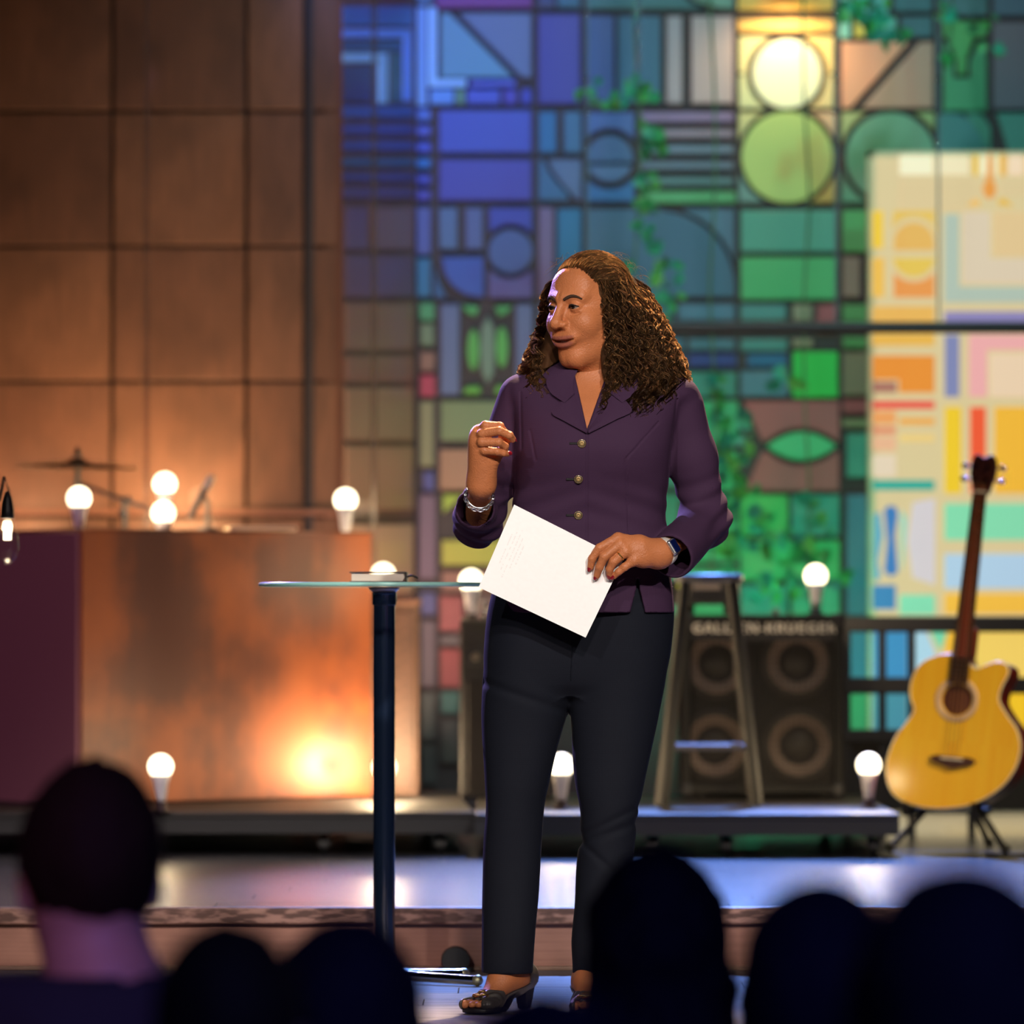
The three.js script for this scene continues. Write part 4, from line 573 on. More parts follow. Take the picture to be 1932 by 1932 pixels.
// ------------------------------------------------------------------ glass table with book
{
  const D = 12.9, z = CAMZ - D, c = W(725, 1103, D), t = thing('glass_lectern_table', 'round glass topped table on a dark blue pole', 'table', V(c.x, 0, z)), h = c.y;
  const r = W(962, 0, D).x - c.x, glass = new THREE.MeshPhysicalMaterial({ color: 0xffffff, roughness: .02, transmission: 1, thickness: 0, ior: 1.45, side: THREE.DoubleSide });
  mesh('glass_top', cyl(r - .003, r - .003, .009, 96, 0, h, 0), glass, t);
  mesh('polished_edge', lathe([[r - .003, -.005], [r, -.0035], [r + .0006, 0], [r, .0035], [r - .003, .005]], 96).translate(0, h, 0), std(0xa4e6dc, .3, 0, { clearcoat: 1, clearcoatRoughness: .1 }), t);
  mesh('flange', lathe([[0, -.006], [.038, -.006], [.036, -.012], [.028, -.018], [0, -.018]].reverse(), 40).translate(0, h, 0), std(0xc0bcc4, .3, .6), t);
  const tubeM = std(0x22334e, .22, .55, { clearcoat: 1, clearcoatRoughness: .06 });
  mesh('pole', lathe([[0, .06], [.0262, .06], [.0262, h - .05], [0, h - .05]], 40), tubeM, t);
  mesh('upper_collar', lathe([[.0262, h - .05], [.0295, h - .048], [.0295, h - .02], [.0275, h - .017], [0, h - .017]], 40), tubeM, t);
  mesh('lower_sleeve', lathe([[0, .026], [.028, .026], [.0275, .075], [.0262, .078]], 40), chrome, t);
  const hub = mesh('hub', lathe([[0, .012], [.034, .012], [.036, .022], [.03, .034], [0, .036]], 32), chrome, t);
  for (const [x, zz] of [[.225, .135], [.19, -.1], [-.2, -.1], [-.2, .135]]) { const l = mesh('leg', rod(V(x * .1, .019, zz * .1), V(x, .014, zz), .013, .012, 16), chrome, t); mesh('end_cap', new THREE.SphereGeometry(.014, 16, 12).translate(x, .014, zz), std(0xb8b090, .3, .8), l); }
  // closed book, fore edge towards the hall
  const a = W(664, 1097, D), b = W(766, 1097, D), bw = b.x - a.x, k = thing('black_book', 'black covered book lying on the glass table', 'book', V((a.x + b.x) / 2, h + .005, z + .02), 0), dep = .17;
  const page = (() => { const s = new THREE.Shape([[-bw / 2 + .002, .003], [bw / 2 - .006, .003], [bw / 2 - .001, .012], [bw / 2 - .004, .0215], [bw * .12, .0195], [-bw * .1, .0195], [-bw / 2 + .002, .022]].map(p => new THREE.Vector2(...p))); return new THREE.ExtrudeGeometry(s, { depth: dep - .012, bevelEnabled: false }).translate(0, 0, -dep / 2 + .005); })();
  mesh('page_block', page, std(0xe6dcc8, .8, 0, { map: tex(64, (u, v) => g3(.86 + .14 * vnoise(u * 3, v * 64, 64, 81))) }), k);
  mesh('cover', merged([box(bw + .004, .003, dep, 0, .0015, 0), rbox(bw + .006, .003, dep, .001, 0, .0238, 0), rbox(.005, .025, dep, .002, bw / 2 + .002, .0125, 0)]), std(0x14100f, .5), k);
  mesh('ribbon', tube([V(bw / 2, .012, .05), V(bw / 2 + .015, .016, .06), V(bw / 2 + .03, .01, .065)], .0025, 16, 6), std(0x1a1614, .6), k);
}
// ------------------------------------------------------------------ distance fields and their meshes (bodies, cloth)
const smin = (a, b, k) => { const h = Math.max(k - Math.abs(a - b), 0) / k; return Math.min(a, b) - h * h * k * .25; };
const smax = (a, b, k) => -smin(-a, -b, k);
const sdSph = (x, y, z, cx, cy, cz, r) => Math.hypot(x - cx, y - cy, z - cz) - r;
function sdEll(x, y, z, cx, cy, cz, rx, ry, rz) { const a = (x - cx) / rx, b = (y - cy) / ry, c = (z - cz) / rz, k0 = Math.hypot(a, b, c), k1 = Math.hypot(a / rx, b / ry, c / rz); return k1 < 1e-9 ? -Math.min(rx, ry, rz) : k0 * (k0 - 1) / k1; }
function sdCone(x, y, z, a, b, ra, rb) { // tapered capsule
  const bx = b.x - a.x, by = b.y - a.y, bz = b.z - a.z, px = x - a.x, py = y - a.y, pz = z - a.z;
  let h = (px * bx + py * by + pz * bz) / (bx * bx + by * by + bz * bz); h = h < 0 ? 0 : h > 1 ? 1 : h;
  return Math.hypot(px - bx * h, py - by * h, pz - bz * h) - (ra + (rb - ra) * h);
}
function chain(x, y, z, pts, rs, k, d0 = 1e3) { let d = d0; for (let i = 0; i + 1 < pts.length; i++) d = smin(d, sdCone(x, y, z, pts[i], pts[i + 1], rs[i], rs[i + 1]), k); return d; }
// rows [y, x left, x right, z middle, half depth], from low to high; body of oval slices between the first and last row
function sliceField(rows) {
  const n = rows.length;
  const at = (y, i) => { // smooth interpolation of column i
    if (y <= rows[0][0]) return rows[0][i]; if (y >= rows[n - 1][0]) return rows[n - 1][i];
    let k = 0; while (rows[k + 1][0] < y) k++;
    const p0 = rows[Math.max(0, k - 1)], p1 = rows[k], p2 = rows[k + 1], p3 = rows[Math.min(n - 1, k + 2)], t = (y - p1[0]) / (p2[0] - p1[0]);
    const m1 = k > 0 ? (p2[i] - p0[i]) / (p2[0] - p0[0]) * (p2[0] - p1[0]) : p2[i] - p1[i], m2 = k + 2 < n ? (p3[i] - p1[i]) / (p3[0] - p1[0]) * (p2[0] - p1[0]) : p2[i] - p1[i];
    return (2 * t ** 3 - 3 * t * t + 1) * p1[i] + (t ** 3 - 2 * t * t + t) * m1 + (-2 * t ** 3 + 3 * t * t) * p2[i] + (t ** 3 - t * t) * m2;
  };
  const cache = new Map();
  return (x, y, z, pw = 2.4) => {
    let c = cache.get(y); if (!c) { c = [at(y, 1), at(y, 2), at(y, 3), at(y, 4)]; if (cache.size < 4000) cache.set(y, c); }
    const a = Math.max(.004, (c[1] - c[0]) / 2), b = Math.max(.004, c[3]), u = Math.abs(x - (c[0] + c[1]) / 2) / a, v = Math.abs(z - c[2]) / b;
    const r = Math.pow(Math.pow(u, pw) + Math.pow(v, pw), 1 / pw), d = (r - 1) * (r > 1e-6 ? (a * b) / Math.hypot(b * u / r, a * v / r) * 1 : Math.min(a, b));
    const cap = Math.max(rows[0][0] - y, y - rows[n - 1][0]);
    return Math.max(Math.max(-Math.min(a, b), d), cap);
  };
}
function netMesh(f, lo, hi, h) { // surface nets
  const nx = Math.ceil((hi[0] - lo[0]) / h) + 1, ny = Math.ceil((hi[1] - lo[1]) / h) + 1, nz = Math.ceil((hi[2] - lo[2]) / h) + 1, val = new Float32Array(nx * ny * nz);
  const X = i => lo[0] + i * h, Y = j => lo[1] + j * h, Z = k => lo[2] + k * h, id = (i, j, k) => (k * ny + j) * nx + i;
  const B = 4, reach = 2.2 * (B * .87 + 1) * h; // blocks far from the surface are filled without looking at each cell
  for (let j0 = 0; j0 < ny; j0 += B) for (let k0 = 0; k0 < nz; k0 += B) for (let i0 = 0; i0 < nx; i0 += B) {
    const d = f(X(i0 + 1.5), Y(j0 + 1.5), Z(k0 + 1.5)), far = Math.abs(d) > reach;
    for (let j = j0; j < Math.min(ny, j0 + B); j++) for (let k = k0; k < Math.min(nz, k0 + B); k++) for (let i = i0; i < Math.min(nx, i0 + B); i++) val[id(i, j, k)] = far ? d : f(X(i), Y(j), Z(k));
  }
  const vid = new Int32Array(nx * ny * nz).fill(-1), pos = [], idx = [];
  const E = [[0, 1], [2, 3], [4, 5], [6, 7], [0, 2], [1, 3], [4, 6], [5, 7], [0, 4], [1, 5], [2, 6], [3, 7]], cv = new Float32Array(8);
  for (let k = 0; k + 1 < nz; k++) for (let j = 0; j + 1 < ny; j++) for (let i = 0; i + 1 < nx; i++) {
    let m = 0; for (let c = 0; c < 8; c++) { cv[c] = val[id(i + (c & 1), j + (c >> 1 & 1), k + (c >> 2))]; if (cv[c] < 0) m |= 1 << c; }
    if (m === 0 || m === 255) continue;
    let sx = 0, sy = 0, sz = 0, n = 0;
    for (const [a, b] of E) { if ((cv[a] < 0) === (cv[b] < 0)) continue; const t = cv[a] / (cv[a] - cv[b]); sx += (a & 1) + ((b & 1) - (a & 1)) * t; sy += (a >> 1 & 1) + ((b >> 1 & 1) - (a >> 1 & 1)) * t; sz += (a >> 2) + ((b >> 2) - (a >> 2)) * t; n++; }
    vid[id(i, j, k)] = pos.length / 3; pos.push(X(i) + sx / n * h, Y(j) + sy / n * h, Z(k) + sz / n * h);
  }
  const quad = (a, b, c, d, flip) => { if (a < 0 || b < 0 || c < 0 || d < 0) return; flip ? idx.push(a, c, b, a, d, c) : idx.push(a, b, c, a, c, d); };
  for (let k = 1; k + 1 < nz; k++) for (let j = 1; j + 1 < ny; j++) for (let i = 1; i + 1 < nx; i++) {
    const a = val[id(i, j, k)] < 0;
    if (a !== (val[id(i + 1, j, k)] < 0)) quad(vid[id(i, j - 1, k - 1)], vid[id(i, j, k - 1)], vid[id(i, j, k)], vid[id(i, j - 1, k)], !a);
    if (a !== (val[id(i, j + 1, k)] < 0)) quad(vid[id(i - 1, j, k - 1)], vid[id(i - 1, j, k)], vid[id(i, j, k)], vid[id(i, j, k - 1)], !a);
    if (a !== (val[id(i, j, k + 1)] < 0)) quad(vid[id(i - 1, j - 1, k)], vid[id(i, j - 1, k)], vid[id(i, j, k)], vid[id(i - 1, j, k)], !a);
  }
  const nor = new Float32Array(pos.length), e = h * .5;
  for (let v = 0; v < pos.length; v += 3) { const x = pos[v], y = pos[v + 1], z = pos[v + 2]; let a = f(x + e, y, z) - f(x - e, y, z), b = f(x, y + e, z) - f(x, y - e, z), c = f(x, y, z + e) - f(x, y, z - e); const l = Math.hypot(a, b, c) || 1; nor[v] = a / l; nor[v + 1] = b / l; nor[v + 2] = c / l; }
  const g = new THREE.BufferGeometry(); g.setAttribute('position', new THREE.Float32BufferAttribute(pos, 3)); g.setAttribute('normal', new THREE.BufferAttribute(nor, 3)); g.setIndex(idx);
  const uv = new Float32Array(pos.length / 3 * 2); for (let i = 0; i < pos.length / 3; i++) { uv[2 * i] = (pos[3 * i] + pos[3 * i + 2] * .6) * 10; uv[2 * i + 1] = pos[3 * i + 1] * 10; } g.setAttribute('uv', new THREE.BufferAttribute(uv, 2));
  return g;
}
function tint(g, fn) { const p = g.attributes.position, c = new Float32Array(p.count * 3); for (let i = 0; i < p.count; i++) { const q = fn(p.getX(i), p.getY(i), p.getZ(i)); c[3 * i] = q[0]; c[3 * i + 1] = q[1]; c[3 * i + 2] = q[2]; } g.setAttribute('color', new THREE.BufferAttribute(c, 3)); return g; }
function joinColored(list) { return mergeGeometries(list.map(g => { const q = g.toNonIndexed(); return q; })); }
function frontZ(f, x, y, z0 = .5, z1 = -.3) { let z = z0; for (let i = 0; i < 200 && z > z1; i++) { const d = f(x, y, z); if (d < .0003) return z; z -= Math.max(d * .7, .0004); } return z; }
const n3 = (x, y, z, s) => { const xi = Math.floor(x), yi = Math.floor(y), zi = Math.floor(z), fx = x - xi, fy = y - yi, fz = z - zi, u = fx * fx * (3 - 2 * fx), v = fy * fy * (3 - 2 * fy), w = fz * fz * (3 - 2 * fz), H = (a, b, c) => hash(a + c * 57, b + c * 131, s); const L = (a, b, t) => a + (b - a) * t; return L(L(L(H(xi, yi, zi), H(xi + 1, yi, zi), u), L(H(xi, yi + 1, zi), H(xi + 1, yi + 1, zi), u), v), L(L(H(xi, yi, zi + 1), H(xi + 1, yi, zi + 1), u), L(H(xi, yi + 1, zi + 1), H(xi + 1, yi + 1, zi + 1), u), v), w) - .5; };
// ------------------------------------------------------------------ the speaker
// all joints in metres; pw() reads survey numbers at her distance
const PS = 12 / FOCAL;
const pw = (x, y, z = 0) => { const p = W(x, y, 12); const k = (12 - z) / 12; return V(p.x * k, EYE + (p.y - EYE) * k, z); };
const px_ = (x, z = 0) => pw(x, 1150, z).x, py_ = (y, z = 0) => pw(966, y, z).y;
const speaker = thing('person', 'woman in a plum jacket and dark trousers holding a white sheet of paper', 'person', V(0, 0, 0));
const poreTex = tex(256, (u, v) => g3(.5 * vnoise(u * 90, v * 90, 90, 101) + .5 * vnoise(u * 40, v * 40, 40, 102)), false);
const skinC = [.43, .15, .058];
// ---- head frame: she looks to the left of the picture and a little down
const HA = 44 * Math.PI / 180, Hc = pw(1111, 577, .035);
const headX = V(Math.cos(HA), 0, Math.sin(HA)), headZ = V(-Math.sin(HA), -.07, Math.cos(HA)).normalize(), headY = V().crossVectors(headZ, headX).normalize();
const toHead = (x, y, z) => { const dx = x - Hc.x, dy = y - Hc.y, dz = z - Hc.z; return [dx * headX.x + dy * headX.y + dz * headX.z, dx * headY.x + dy * headY.y + dz * headY.z, dx * headZ.x + dy * headZ.y + dz * headZ.z]; };
const fromHead = (x, y, z) => Hc.clone().addScaledVector(headX, x).addScaledVector(headY, y).addScaledVector(headZ, z);
const eyeC = s => V(s * .0325, -.001, .0765);
function headField(x, y, z) { // local
  const ax = Math.abs(x);
  let d = sdEll(x, y, z, 0, .02, -.02, .0745, .094, .094);
  d = smin(d, sdEll(x, y, z, 0, -.04, .026, .0645, .088, .0665), .03);
  d = smin(d, sdEll(ax, y, z, .0375, -.038, .058, .03, .03, .0285), .02);       // cheeks
  d = smin(d, sdEll(x, y, z, 0, -.1115, .0625, .023, .02, .02), .026);           // chin
  d = smin(d, sdCone(ax, y, z, V(.055, -.066, -.008), V(.014, -.116, .058), .02, .016), .025); // jaw
  d = smin(d, sdEll(x, y, z, 0, -.104, .018, .043, .026, .042), .025);          // under the chin
  d = smin(d, sdCone(ax, y, z, V(.006, .02, .0865), V(.042, .019, .0685), .011, .011), .014); // brow
  d = smin(d, sdEll(x, y, z, 0, .046, .052, .053, .038, .0255), .03);             // forehead
  // sockets
  d = smax(d, -sdEll(ax, y, z, .0325, -.001, .103, .02, .0125, .02), .014);
  // nose
  d = smin(d, sdCone(x, y, z, V(0, .01, .0885), V(0, -.032, .1105), .0075, .0115), .012);
  d = smin(d, sdSph(x, y, z, 0, -.037, .1115, .0128), .008);
  d = smin(d, sdEll(ax, y, z, .0145, -.0405, .0985, .0098, .009, .0115), .005);
  d = smax(d, -sdEll(ax, y, z, .0085, -.05, .1065, .0052, .0042, .0065), .003);
  // fold beside nose and mouth
  d = smax(d, -sdCone(ax, y, z, V(.024, -.045, .1), V(.041, -.072, .086), .0022, .0014), .009);
  // lips
  d = smin(d, sdEll(x, y, z, 0, -.068, .0855, .036, .02, .012), .016);
  const lipz = .0945 - ax * ax * 7.5;
  d = smin(d, sdEll(x, y - ax * ax * 4, z, 0, -.0705, lipz, .034, .0054, .0075), .006);
  d = smin(d, sdEll(x, y - ax * ax * 6, z, 0, -.0852, lipz - .0025, .029, .0064, .0078), .006);
  d = smax(d, -sdEll(x, y - ax * ax * 5, z, .0, -.0775, .1 - ax * ax * 7.5, .034, .0036, .0135), .0025);
  d = smax(d, -sdCone(ax, y, z, V(.02, -.0175, .0935), V(.045, -.0155, .079), .0012, .001), .006);
  d = smax(d, -sdCone(ax, y, z, V(.022, .0085, .0915), V(.034, .0115, .0875), .0012, .0012), .004); d = smax(d, -sdCone(ax, y, z, V(.034, .0115, .0875), V(.047, .0065, .0785), .0012, .001), .004);
  // lids around the eye
  const lid = sdSph(ax, y, z, .0325, -.001, .0765, .0143), slit = sdEll(ax, y - (ax - .0325) * .1, z, .033, -.0022, .094, .0138, .0036, .02);
  d = smin(d, smax(lid, -slit, .0015), .005);
  d = smax(d, -Math.max(slit, sdSph(ax, y, z, .0325, -.001, .0765, .0143)), .001);
  d = smin(d, sdEll(ax, y, z, .079, -.01, -.012, .01, .031, .018), .008);       // ears
  return d;
}
const neckA = fromHead(0, -.075, -.028), neckB = pw(1118, 745, .0);
const headWorld = (x, y, z) => { const l = toHead(x, y, z); let d = headField(l[0], l[1], l[2]); d = smin(d, sdCone(x, y, z, neckA, neckB, .053, .058), .03); return d; };
// ---- torso under the jacket
const jr = (y, xl, xr, zc, hd) => { const Y = py_(y); return [Y, px_(xl), px_(xr), zc, hd]; };
const jacketRows = [jr(1158, 934, 1272, .0, .128), jr(1120, 936, 1270, .0, .13), jr(1080, 944, 1266, .002, .126), jr(1040, 953, 1262, .004, .12), jr(1000, 962, 1258, .006, .114), jr(960, 967, 1256, .01, .112), jr(920, 970, 1260, .016, .118), jr(880, 970, 1264, .024, .128), jr(845, 970, 1268, .028, .132), jr(805, 970, 1274, .024, .126), jr(770, 966, 1286, .014, .112), jr(742, 962, 1308, .004, .096), jr(720, 968, 1302, -.004, .084), jr(704, 996, 1268, -.006, .074), jr(690, 1040, 1208, -.008, .064), jr(680, 1058, 1186, -.01, .06)].reverse().reverse();
jacketRows.sort((a, b) => a[0] - b[0]);
const torso = sliceField(jacketRows);
const torsoIn = sliceField(jacketRows.map(r => [r[0], r[1] + (r[0] < py_(960) ? .04 : .016), r[2] - (r[0] < py_(960) ? .04 : .016), r[3], r[4] - (r[0] < py_(960) ? .04 : .013)]));
// arms
const RS = pw(985, 752, -.005), RE = pw(902, 985, -.03), RWr = pw(908, 912, .165), RCuff = pw(897, 962, .075);
const LS = pw(1282, 768, -.005), LE = pw(1333, 982, -.04), LWr = pw(1243, 1045, .172), LCuff = pw(1270, 1045, .125);
// right hand (left in the picture): loosely closed, knuckles towards the camera
const fingersR = [
  [[905, 815, .2], [916, 803, .222], [943, 804, .228], [952, 816, .212], [946, 824, .2]],
  [[901, 826, .208], [910, 818, .232], [942, 813, .247], [961, 821, .24], [967, 829, .228]],
  [[903, 838, .208], [909, 834, .232], [941, 834, .242], [953, 842, .228], [946, 848, .214]],
  [[909, 850, .2], [914, 850, .224], [938, 852, .232], [950, 855, .226], [957, 856, .218]],
].map(f => f.map(p => pw(...p)));
const thumbR = [[917, 885, .178], [934, 866, .19], [950, 846, .2], [956, 832, .208]].map(p => pw(...p));
const rF = [[.0125, .0108, .0092, .0082, .0074], [.0125, .0112, .0096, .0086, .0076], [.012, .0106, .009, .008, .0072], [.0115, .0096, .0084, .0074, .0066]];
function handR(x, y, z) {
  let d = sdCone(x, y, z, RE, RWr, .034, .0245);
  let p = 1e3; for (let i = 0; i < 4; i++) p = smin(p, sdCone(x, y, z, RWr, fingersR[i][0], .0215, .0165), .02);
  d = smin(d, p, .025);
  d = smin(d, sdCone(x, y, z, pw(915, 895, .175), pw(930, 868, .192), .018, .014), .02);
  let fg = 1e3; for (let i = 0; i < 4; i++) fg = smin(fg, chain(x, y, z, fingersR[i], rF[i], .003), .0022);
  fg = smin(fg, chain(x, y, z, thumbR, [.0135, .0115, .0102, .0086], .004), .003);
  return smin(d, fg, .006);
}
// left hand (right in the picture): four fingers in front of the paper, thumb behind it
const fingersL = [
  [[1206, 1026, .196], [1166, 1015, .212], [1131, 1034, .223], [1117, 1054, .219], [1114, 1070, .212]],
  [[1208, 1034, .2], [1170, 1027, .22], [1140, 1050, .228], [1131, 1070, .222], [1126, 1086, .212]],
  [[1210, 1044, .2], [1180, 1041, .222], [1157, 1060, .224], [1150, 1074, .218], [1150, 1084, .211]],
  [[1214, 1054, .196], [1196, 1058, .216], [1178, 1070, .218], [1167, 1079, .216], [1159, 1087, .21]],
].map(f => f.map(p => pw(...p)));
const thumbL = [[1222, 1030, .178], [1192, 1024, .178], [1165, 1035, .183], [1146, 1046, .186]].map(p => pw(...p));
function handL(x, y, z) {
  let d = sdCone(x, y, z, LE, LWr, .031, .0245);
  let p = 1e3; for (let i = 0; i < 4; i++) { p = smin(p, sdCone(x, y, z, LWr, fingersL[i][0], .0235, .018), .02); p = smin(p, sdCone(x, y, z, fingersL[i][0], fingersL[i][1], .0165, .0118), .012); }
  d = smin(d, p, .02);
  let fg = 1e3; for (let i = 0; i < 4; i++) fg = smin(fg, chain(x, y, z, fingersL[i].slice(1), [rF[i][0] * .92, rF[i][1] * .92, rF[i][2] * .94, rF[i][3] * .9], .003), .002);
  fg = smin(fg, chain(x, y, z, thumbL, [.0135, .0115, .01, .0085], .004), .003);
  return smin(d, fg, .006);
}
// ---- legs and feet
const footAt = { L: { ank: pw(962, 1846, -.0), toe: pw(893, 1891, .115), heel: pw(988, 1842, -.035) }, R: { ank: pw(1112, 1852, .015), toe: pw(1106, 1899, .16), heel: pw(1114, 1848, -.03) } };
function footField(x, y, z, F) {
  const ball = F.toe.clone().lerp(F.heel, .3); ball.y = .026;
  const mid = F.toe.clone().lerp(F.heel, .58); mid.y = .068;
  const hl = F.heel.clone(); hl.y = .075; const tp = F.toe.clone(); tp.y = .021;
  const side = V(F.toe.z - F.heel.z, 0, -(F.toe.x - F.heel.x)).normalize();
  let d = sdCone(x, y, z, hl, mid, .026, .027); d = smin(d, sdCone(x, y, z, mid, ball, .028, .02), .02);
  for (const s of [-.018, .004, .02]) d = smin(d, sdCone(x, y, z, mid, ball.clone().addScaledVector(side, s), .018, .016), .012);
  d = smin(d, sdCone(x, y, z, F.ank.clone().setY(F.ank.y + .1), F.ank, .034, .031), .02); d = smin(d, sdCone(x, y, z, F.ank, hl, .031, .026), .02); d = smin(d, sdCone(x, y, z, F.ank, mid, .03, .022), .03);
  [-.024, -.006, .008, .019, .028].forEach((s, i) => { const b = ball.clone().addScaledVector(side, s * .9), e = tp.clone().addScaledVector(side, s); e.addScaledVector(F.heel.clone().sub(F.toe).setY(0).normalize(), [.0, .002, .008, .014, .022][i]); d = smin(d, sdCone(x, y, z, b, e, .0105, i ? .0075 : .0098), .0035); });
  return d;
}
const hipY = py_(1180);
const legJ = { A: [pw(1008, 1200, -.0), pw(986, 1480, .005), footAt.L.ank], B: [pw(1172, 1200, -.0), pw(1150, 1490, .015), footAt.R.ank] };
function coreField(x, y, z) {
  let d = torsoIn(x, y, z); d = smin(d, sdEll(x, y, z, px_(1094), py_(1200), -.005, .15, .1, .075), .03);
  d = smin(d, chain(x, y, z, legJ.A, [.07, .045, .03], .02), .03); d = smin(d, chain(x, y, z, legJ.B, [.07, .045, .03], .02), .03);
  d = smin(d, chain(x, y, z, [RS, RE], [.045, .036], .02), .02); d = smin(d, chain(x, y, z, [LS, LE], [.045, .036], .02), .02);
  d = smin(d, sdCone(x, y, z, RE, RWr, .034, .0245), .01); d = smin(d, sdCone(x, y, z, LE, LWr, .03, .0235), .01);
  return smin(d, sdCone(x, y, z, neckA, neckB, .05, .058), .03);
}
const t0 = Date.now();
{
  const skinTone = (x, y, z, k = 1) => { const n = 1 + .12 * n3(x * 60, y * 60, z * 60, 5) + .1 * n3(x * 20, y * 20, z * 20, 6); return [skinC[0] * n * k, skinC[1] * n * k, skinC[2] * n * k]; };
  const red = [.32, .02, .025];
  const nails = [fingersL, fingersR].flatMap(h => h.map(f => f[4]));
  const handTone = (x, y, z) => skinTone(x, y, z);
  const headG = tint(netMesh(headWorld, [Hc.x - .15, Hc.y - .215, Hc.z - .14], [Hc.x + .13, Hc.y + .14, Hc.z + .15], .0022), (x, y, z) => {
    const [lx, ly, lz] = toHead(x, y, z), ax = Math.abs(lx); const c = skinTone(x, y, z);
    const up = Math.hypot(lx / .034, (ly + .0705 - ax * ax * 4) / .006), dn = Math.hypot(lx / .03, (ly + .0852 - ax * ax * 6) / .0076), lip = (lz > .08) ? Math.max(sst(1.15, .85, up), sst(1.15, .85, dn)) : 0;
    return mixc(c, [.25, .075, .055], lip * .85);
  });
  const core = tint(netMesh(coreField, [-.2, .03, -.2], [.42, 1.48, .26], .011), skinTone);
  const b0 = new THREE.Box3().setFromPoints([...fingersR.flat(), ...thumbR, RWr]).expandByScalar(.05), b1 = new THREE.Box3().setFromPoints([...fingersL.flat(), ...thumbL, LWr]).expandByScalar(.05);
  const hR = tint(netMesh(handR, b0.min.toArray(), b0.max.toArray(), .0016), handTone), hL = tint(netMesh(handL, b1.min.toArray(), b1.max.toArray(), .0016), handTone);
  const feet = ['L', 'R'].map(k => { const F = footAt[k], b = new THREE.Box3().setFromPoints([F.ank, F.toe, F.heel]).expandByScalar(.055); b.min.y = .002; b.max.y += .06; return tint(netMesh((x, y, z) => footField(x, y, z, F), b.min.toArray(), b.max.toArray(), .0026), skinTone); });
  const bodyM = new THREE.MeshPhysicalMaterial({ color: 0xffffff, vertexColors: true, roughness: .43, specularIntensity: .6, bumpMap: poreTex, bumpScale: .0009, sheen: .12, sheenRoughness: .5, sheenColor: new THREE.Color(.6, .35, .25), side: THREE.DoubleSide });
  const body = mesh('body', joinColored([headG, core, hR, hL, ...feet]), bodyM, speaker);
  // eyes
  for (const s of [-1, 1]) {
    const e = eyeC(s), look = V(-.12 , -.1, 1).normalize(), g = new THREE.SphereGeometry(.0128, 28, 20), p = g.attributes.position, c = new Float32Array(p.count * 3);
    for (let i = 0; i < p.count; i++) { const a = V(p.getX(i), p.getY(i), p.getZ(i)).normalize().angleTo(look) * 180 / Math.PI, q = a < 14 ? [.003, .002, .002] : a < 33 ? [.012, .006, .004] : [.22, .16, .13]; c.set(q, 3 * i); }
    g.setAttribute('color', new THREE.BufferAttribute(c, 3));
    const m = mesh('eye', g, new THREE.MeshPhysicalMaterial({ color: 0xffffff, vertexColors: true, roughness: .25, clearcoat: 1, clearcoatRoughness: .05 }), speaker);
    m.applyMatrix4(new THREE.Matrix4().makeBasis(headX, headY, headZ).setPosition(fromHead(e.x, e.y, e.z)));
  }
  // eyebrows, upper lashes, teeth: small strips that follow the face
  const onFace = (x, y) => { let z = .16; for (let i = 0; i < 120; i++) { const d = headField(x, y, z); if (d < .0002) break; z -= Math.max(d * .6, .0003); } return z; };
  const strip = (pts, r, flat) => { const q = pts.map(([x, y, l]) => fromHead(x, y, onFace(x, y) + (l || 0))); const curve = new THREE.CatmullRomCurve3(q), n = 26, out = []; for (let i = 0; i < n; i++) { const a = curve.getPoint(i / n), b = curve.getPoint((i + 1) / n), w = t => r * (.35 + .65 * Math.sin(Math.PI * Math.min(1, t * .75 + .22))); out.push(rod(a, b, w(i / n), w((i + 1) / n), 8)); } return merged(out); };
  const browM = std(0x36200f, .85), lashM = std(0x120a08, .8);
  for (const s of [-1, 1]) {
    mesh('eyebrow', strip([[s * .0135, .0155, .0006], [s * .021, .0195, .0006], [s * .031, .023, .0006], [s * .042, .0215, .0008], [s * .052, .015, .0012]], .0036), browM, speaker);
    mesh('eyelash', strip([[s * .0205, -.0025, .0012], [s * .026, .0022, .0015], [s * .033, .0038, .0018], [s * .04, .0025, .0018], [s * .0465, -.001, .001]], .0019), lashM, speaker);
  }
  const teeth = []; for (let k = -3; k <= 3; k++) teeth.push(rbox(.0052, .008, .003, .0014, 0, 0, 0).applyMatrix4(new THREE.Matrix4().makeBasis(headX, headY, headZ).setPosition(fromHead(k * .0053, -.0745, .0865 - k * k * .0006))));
  mesh('teeth', merged(teeth), std(0xe0d4c4, .3), speaker);
  // painted nails
  const nailM = std(0x7a1220, .2, 0, { clearcoat: 1, clearcoatRoughness: .05 });
  const nail = (f, up) => { const tip = f[4], dir = f[4].clone().sub(f[3]).normalize(), u = up.clone().addScaledVector(dir, -up.dot(dir)).normalize(), sd = V().crossVectors(dir, u); const g = new THREE.SphereGeometry(1, 16, 10).scale(.0048, .0072, .0022); g.applyMatrix4(new THREE.Matrix4().makeBasis(sd, dir, u).setPosition(tip.clone().addScaledVector(dir, .0035).addScaledVector(u, .0055))); mesh('nail', g, nailM, speaker); };
  nail(fingersR[1], V(.6, .5, .6)); nail(fingersR[3], V(.55, .3, .8)); nail(fingersR[2], V(.8, -.2, .5)); for (let i = 0; i < 4; i++) nail(fingersL[i], V(-.5, -.1, .85));
}
console.log('body', Date.now() - t0);
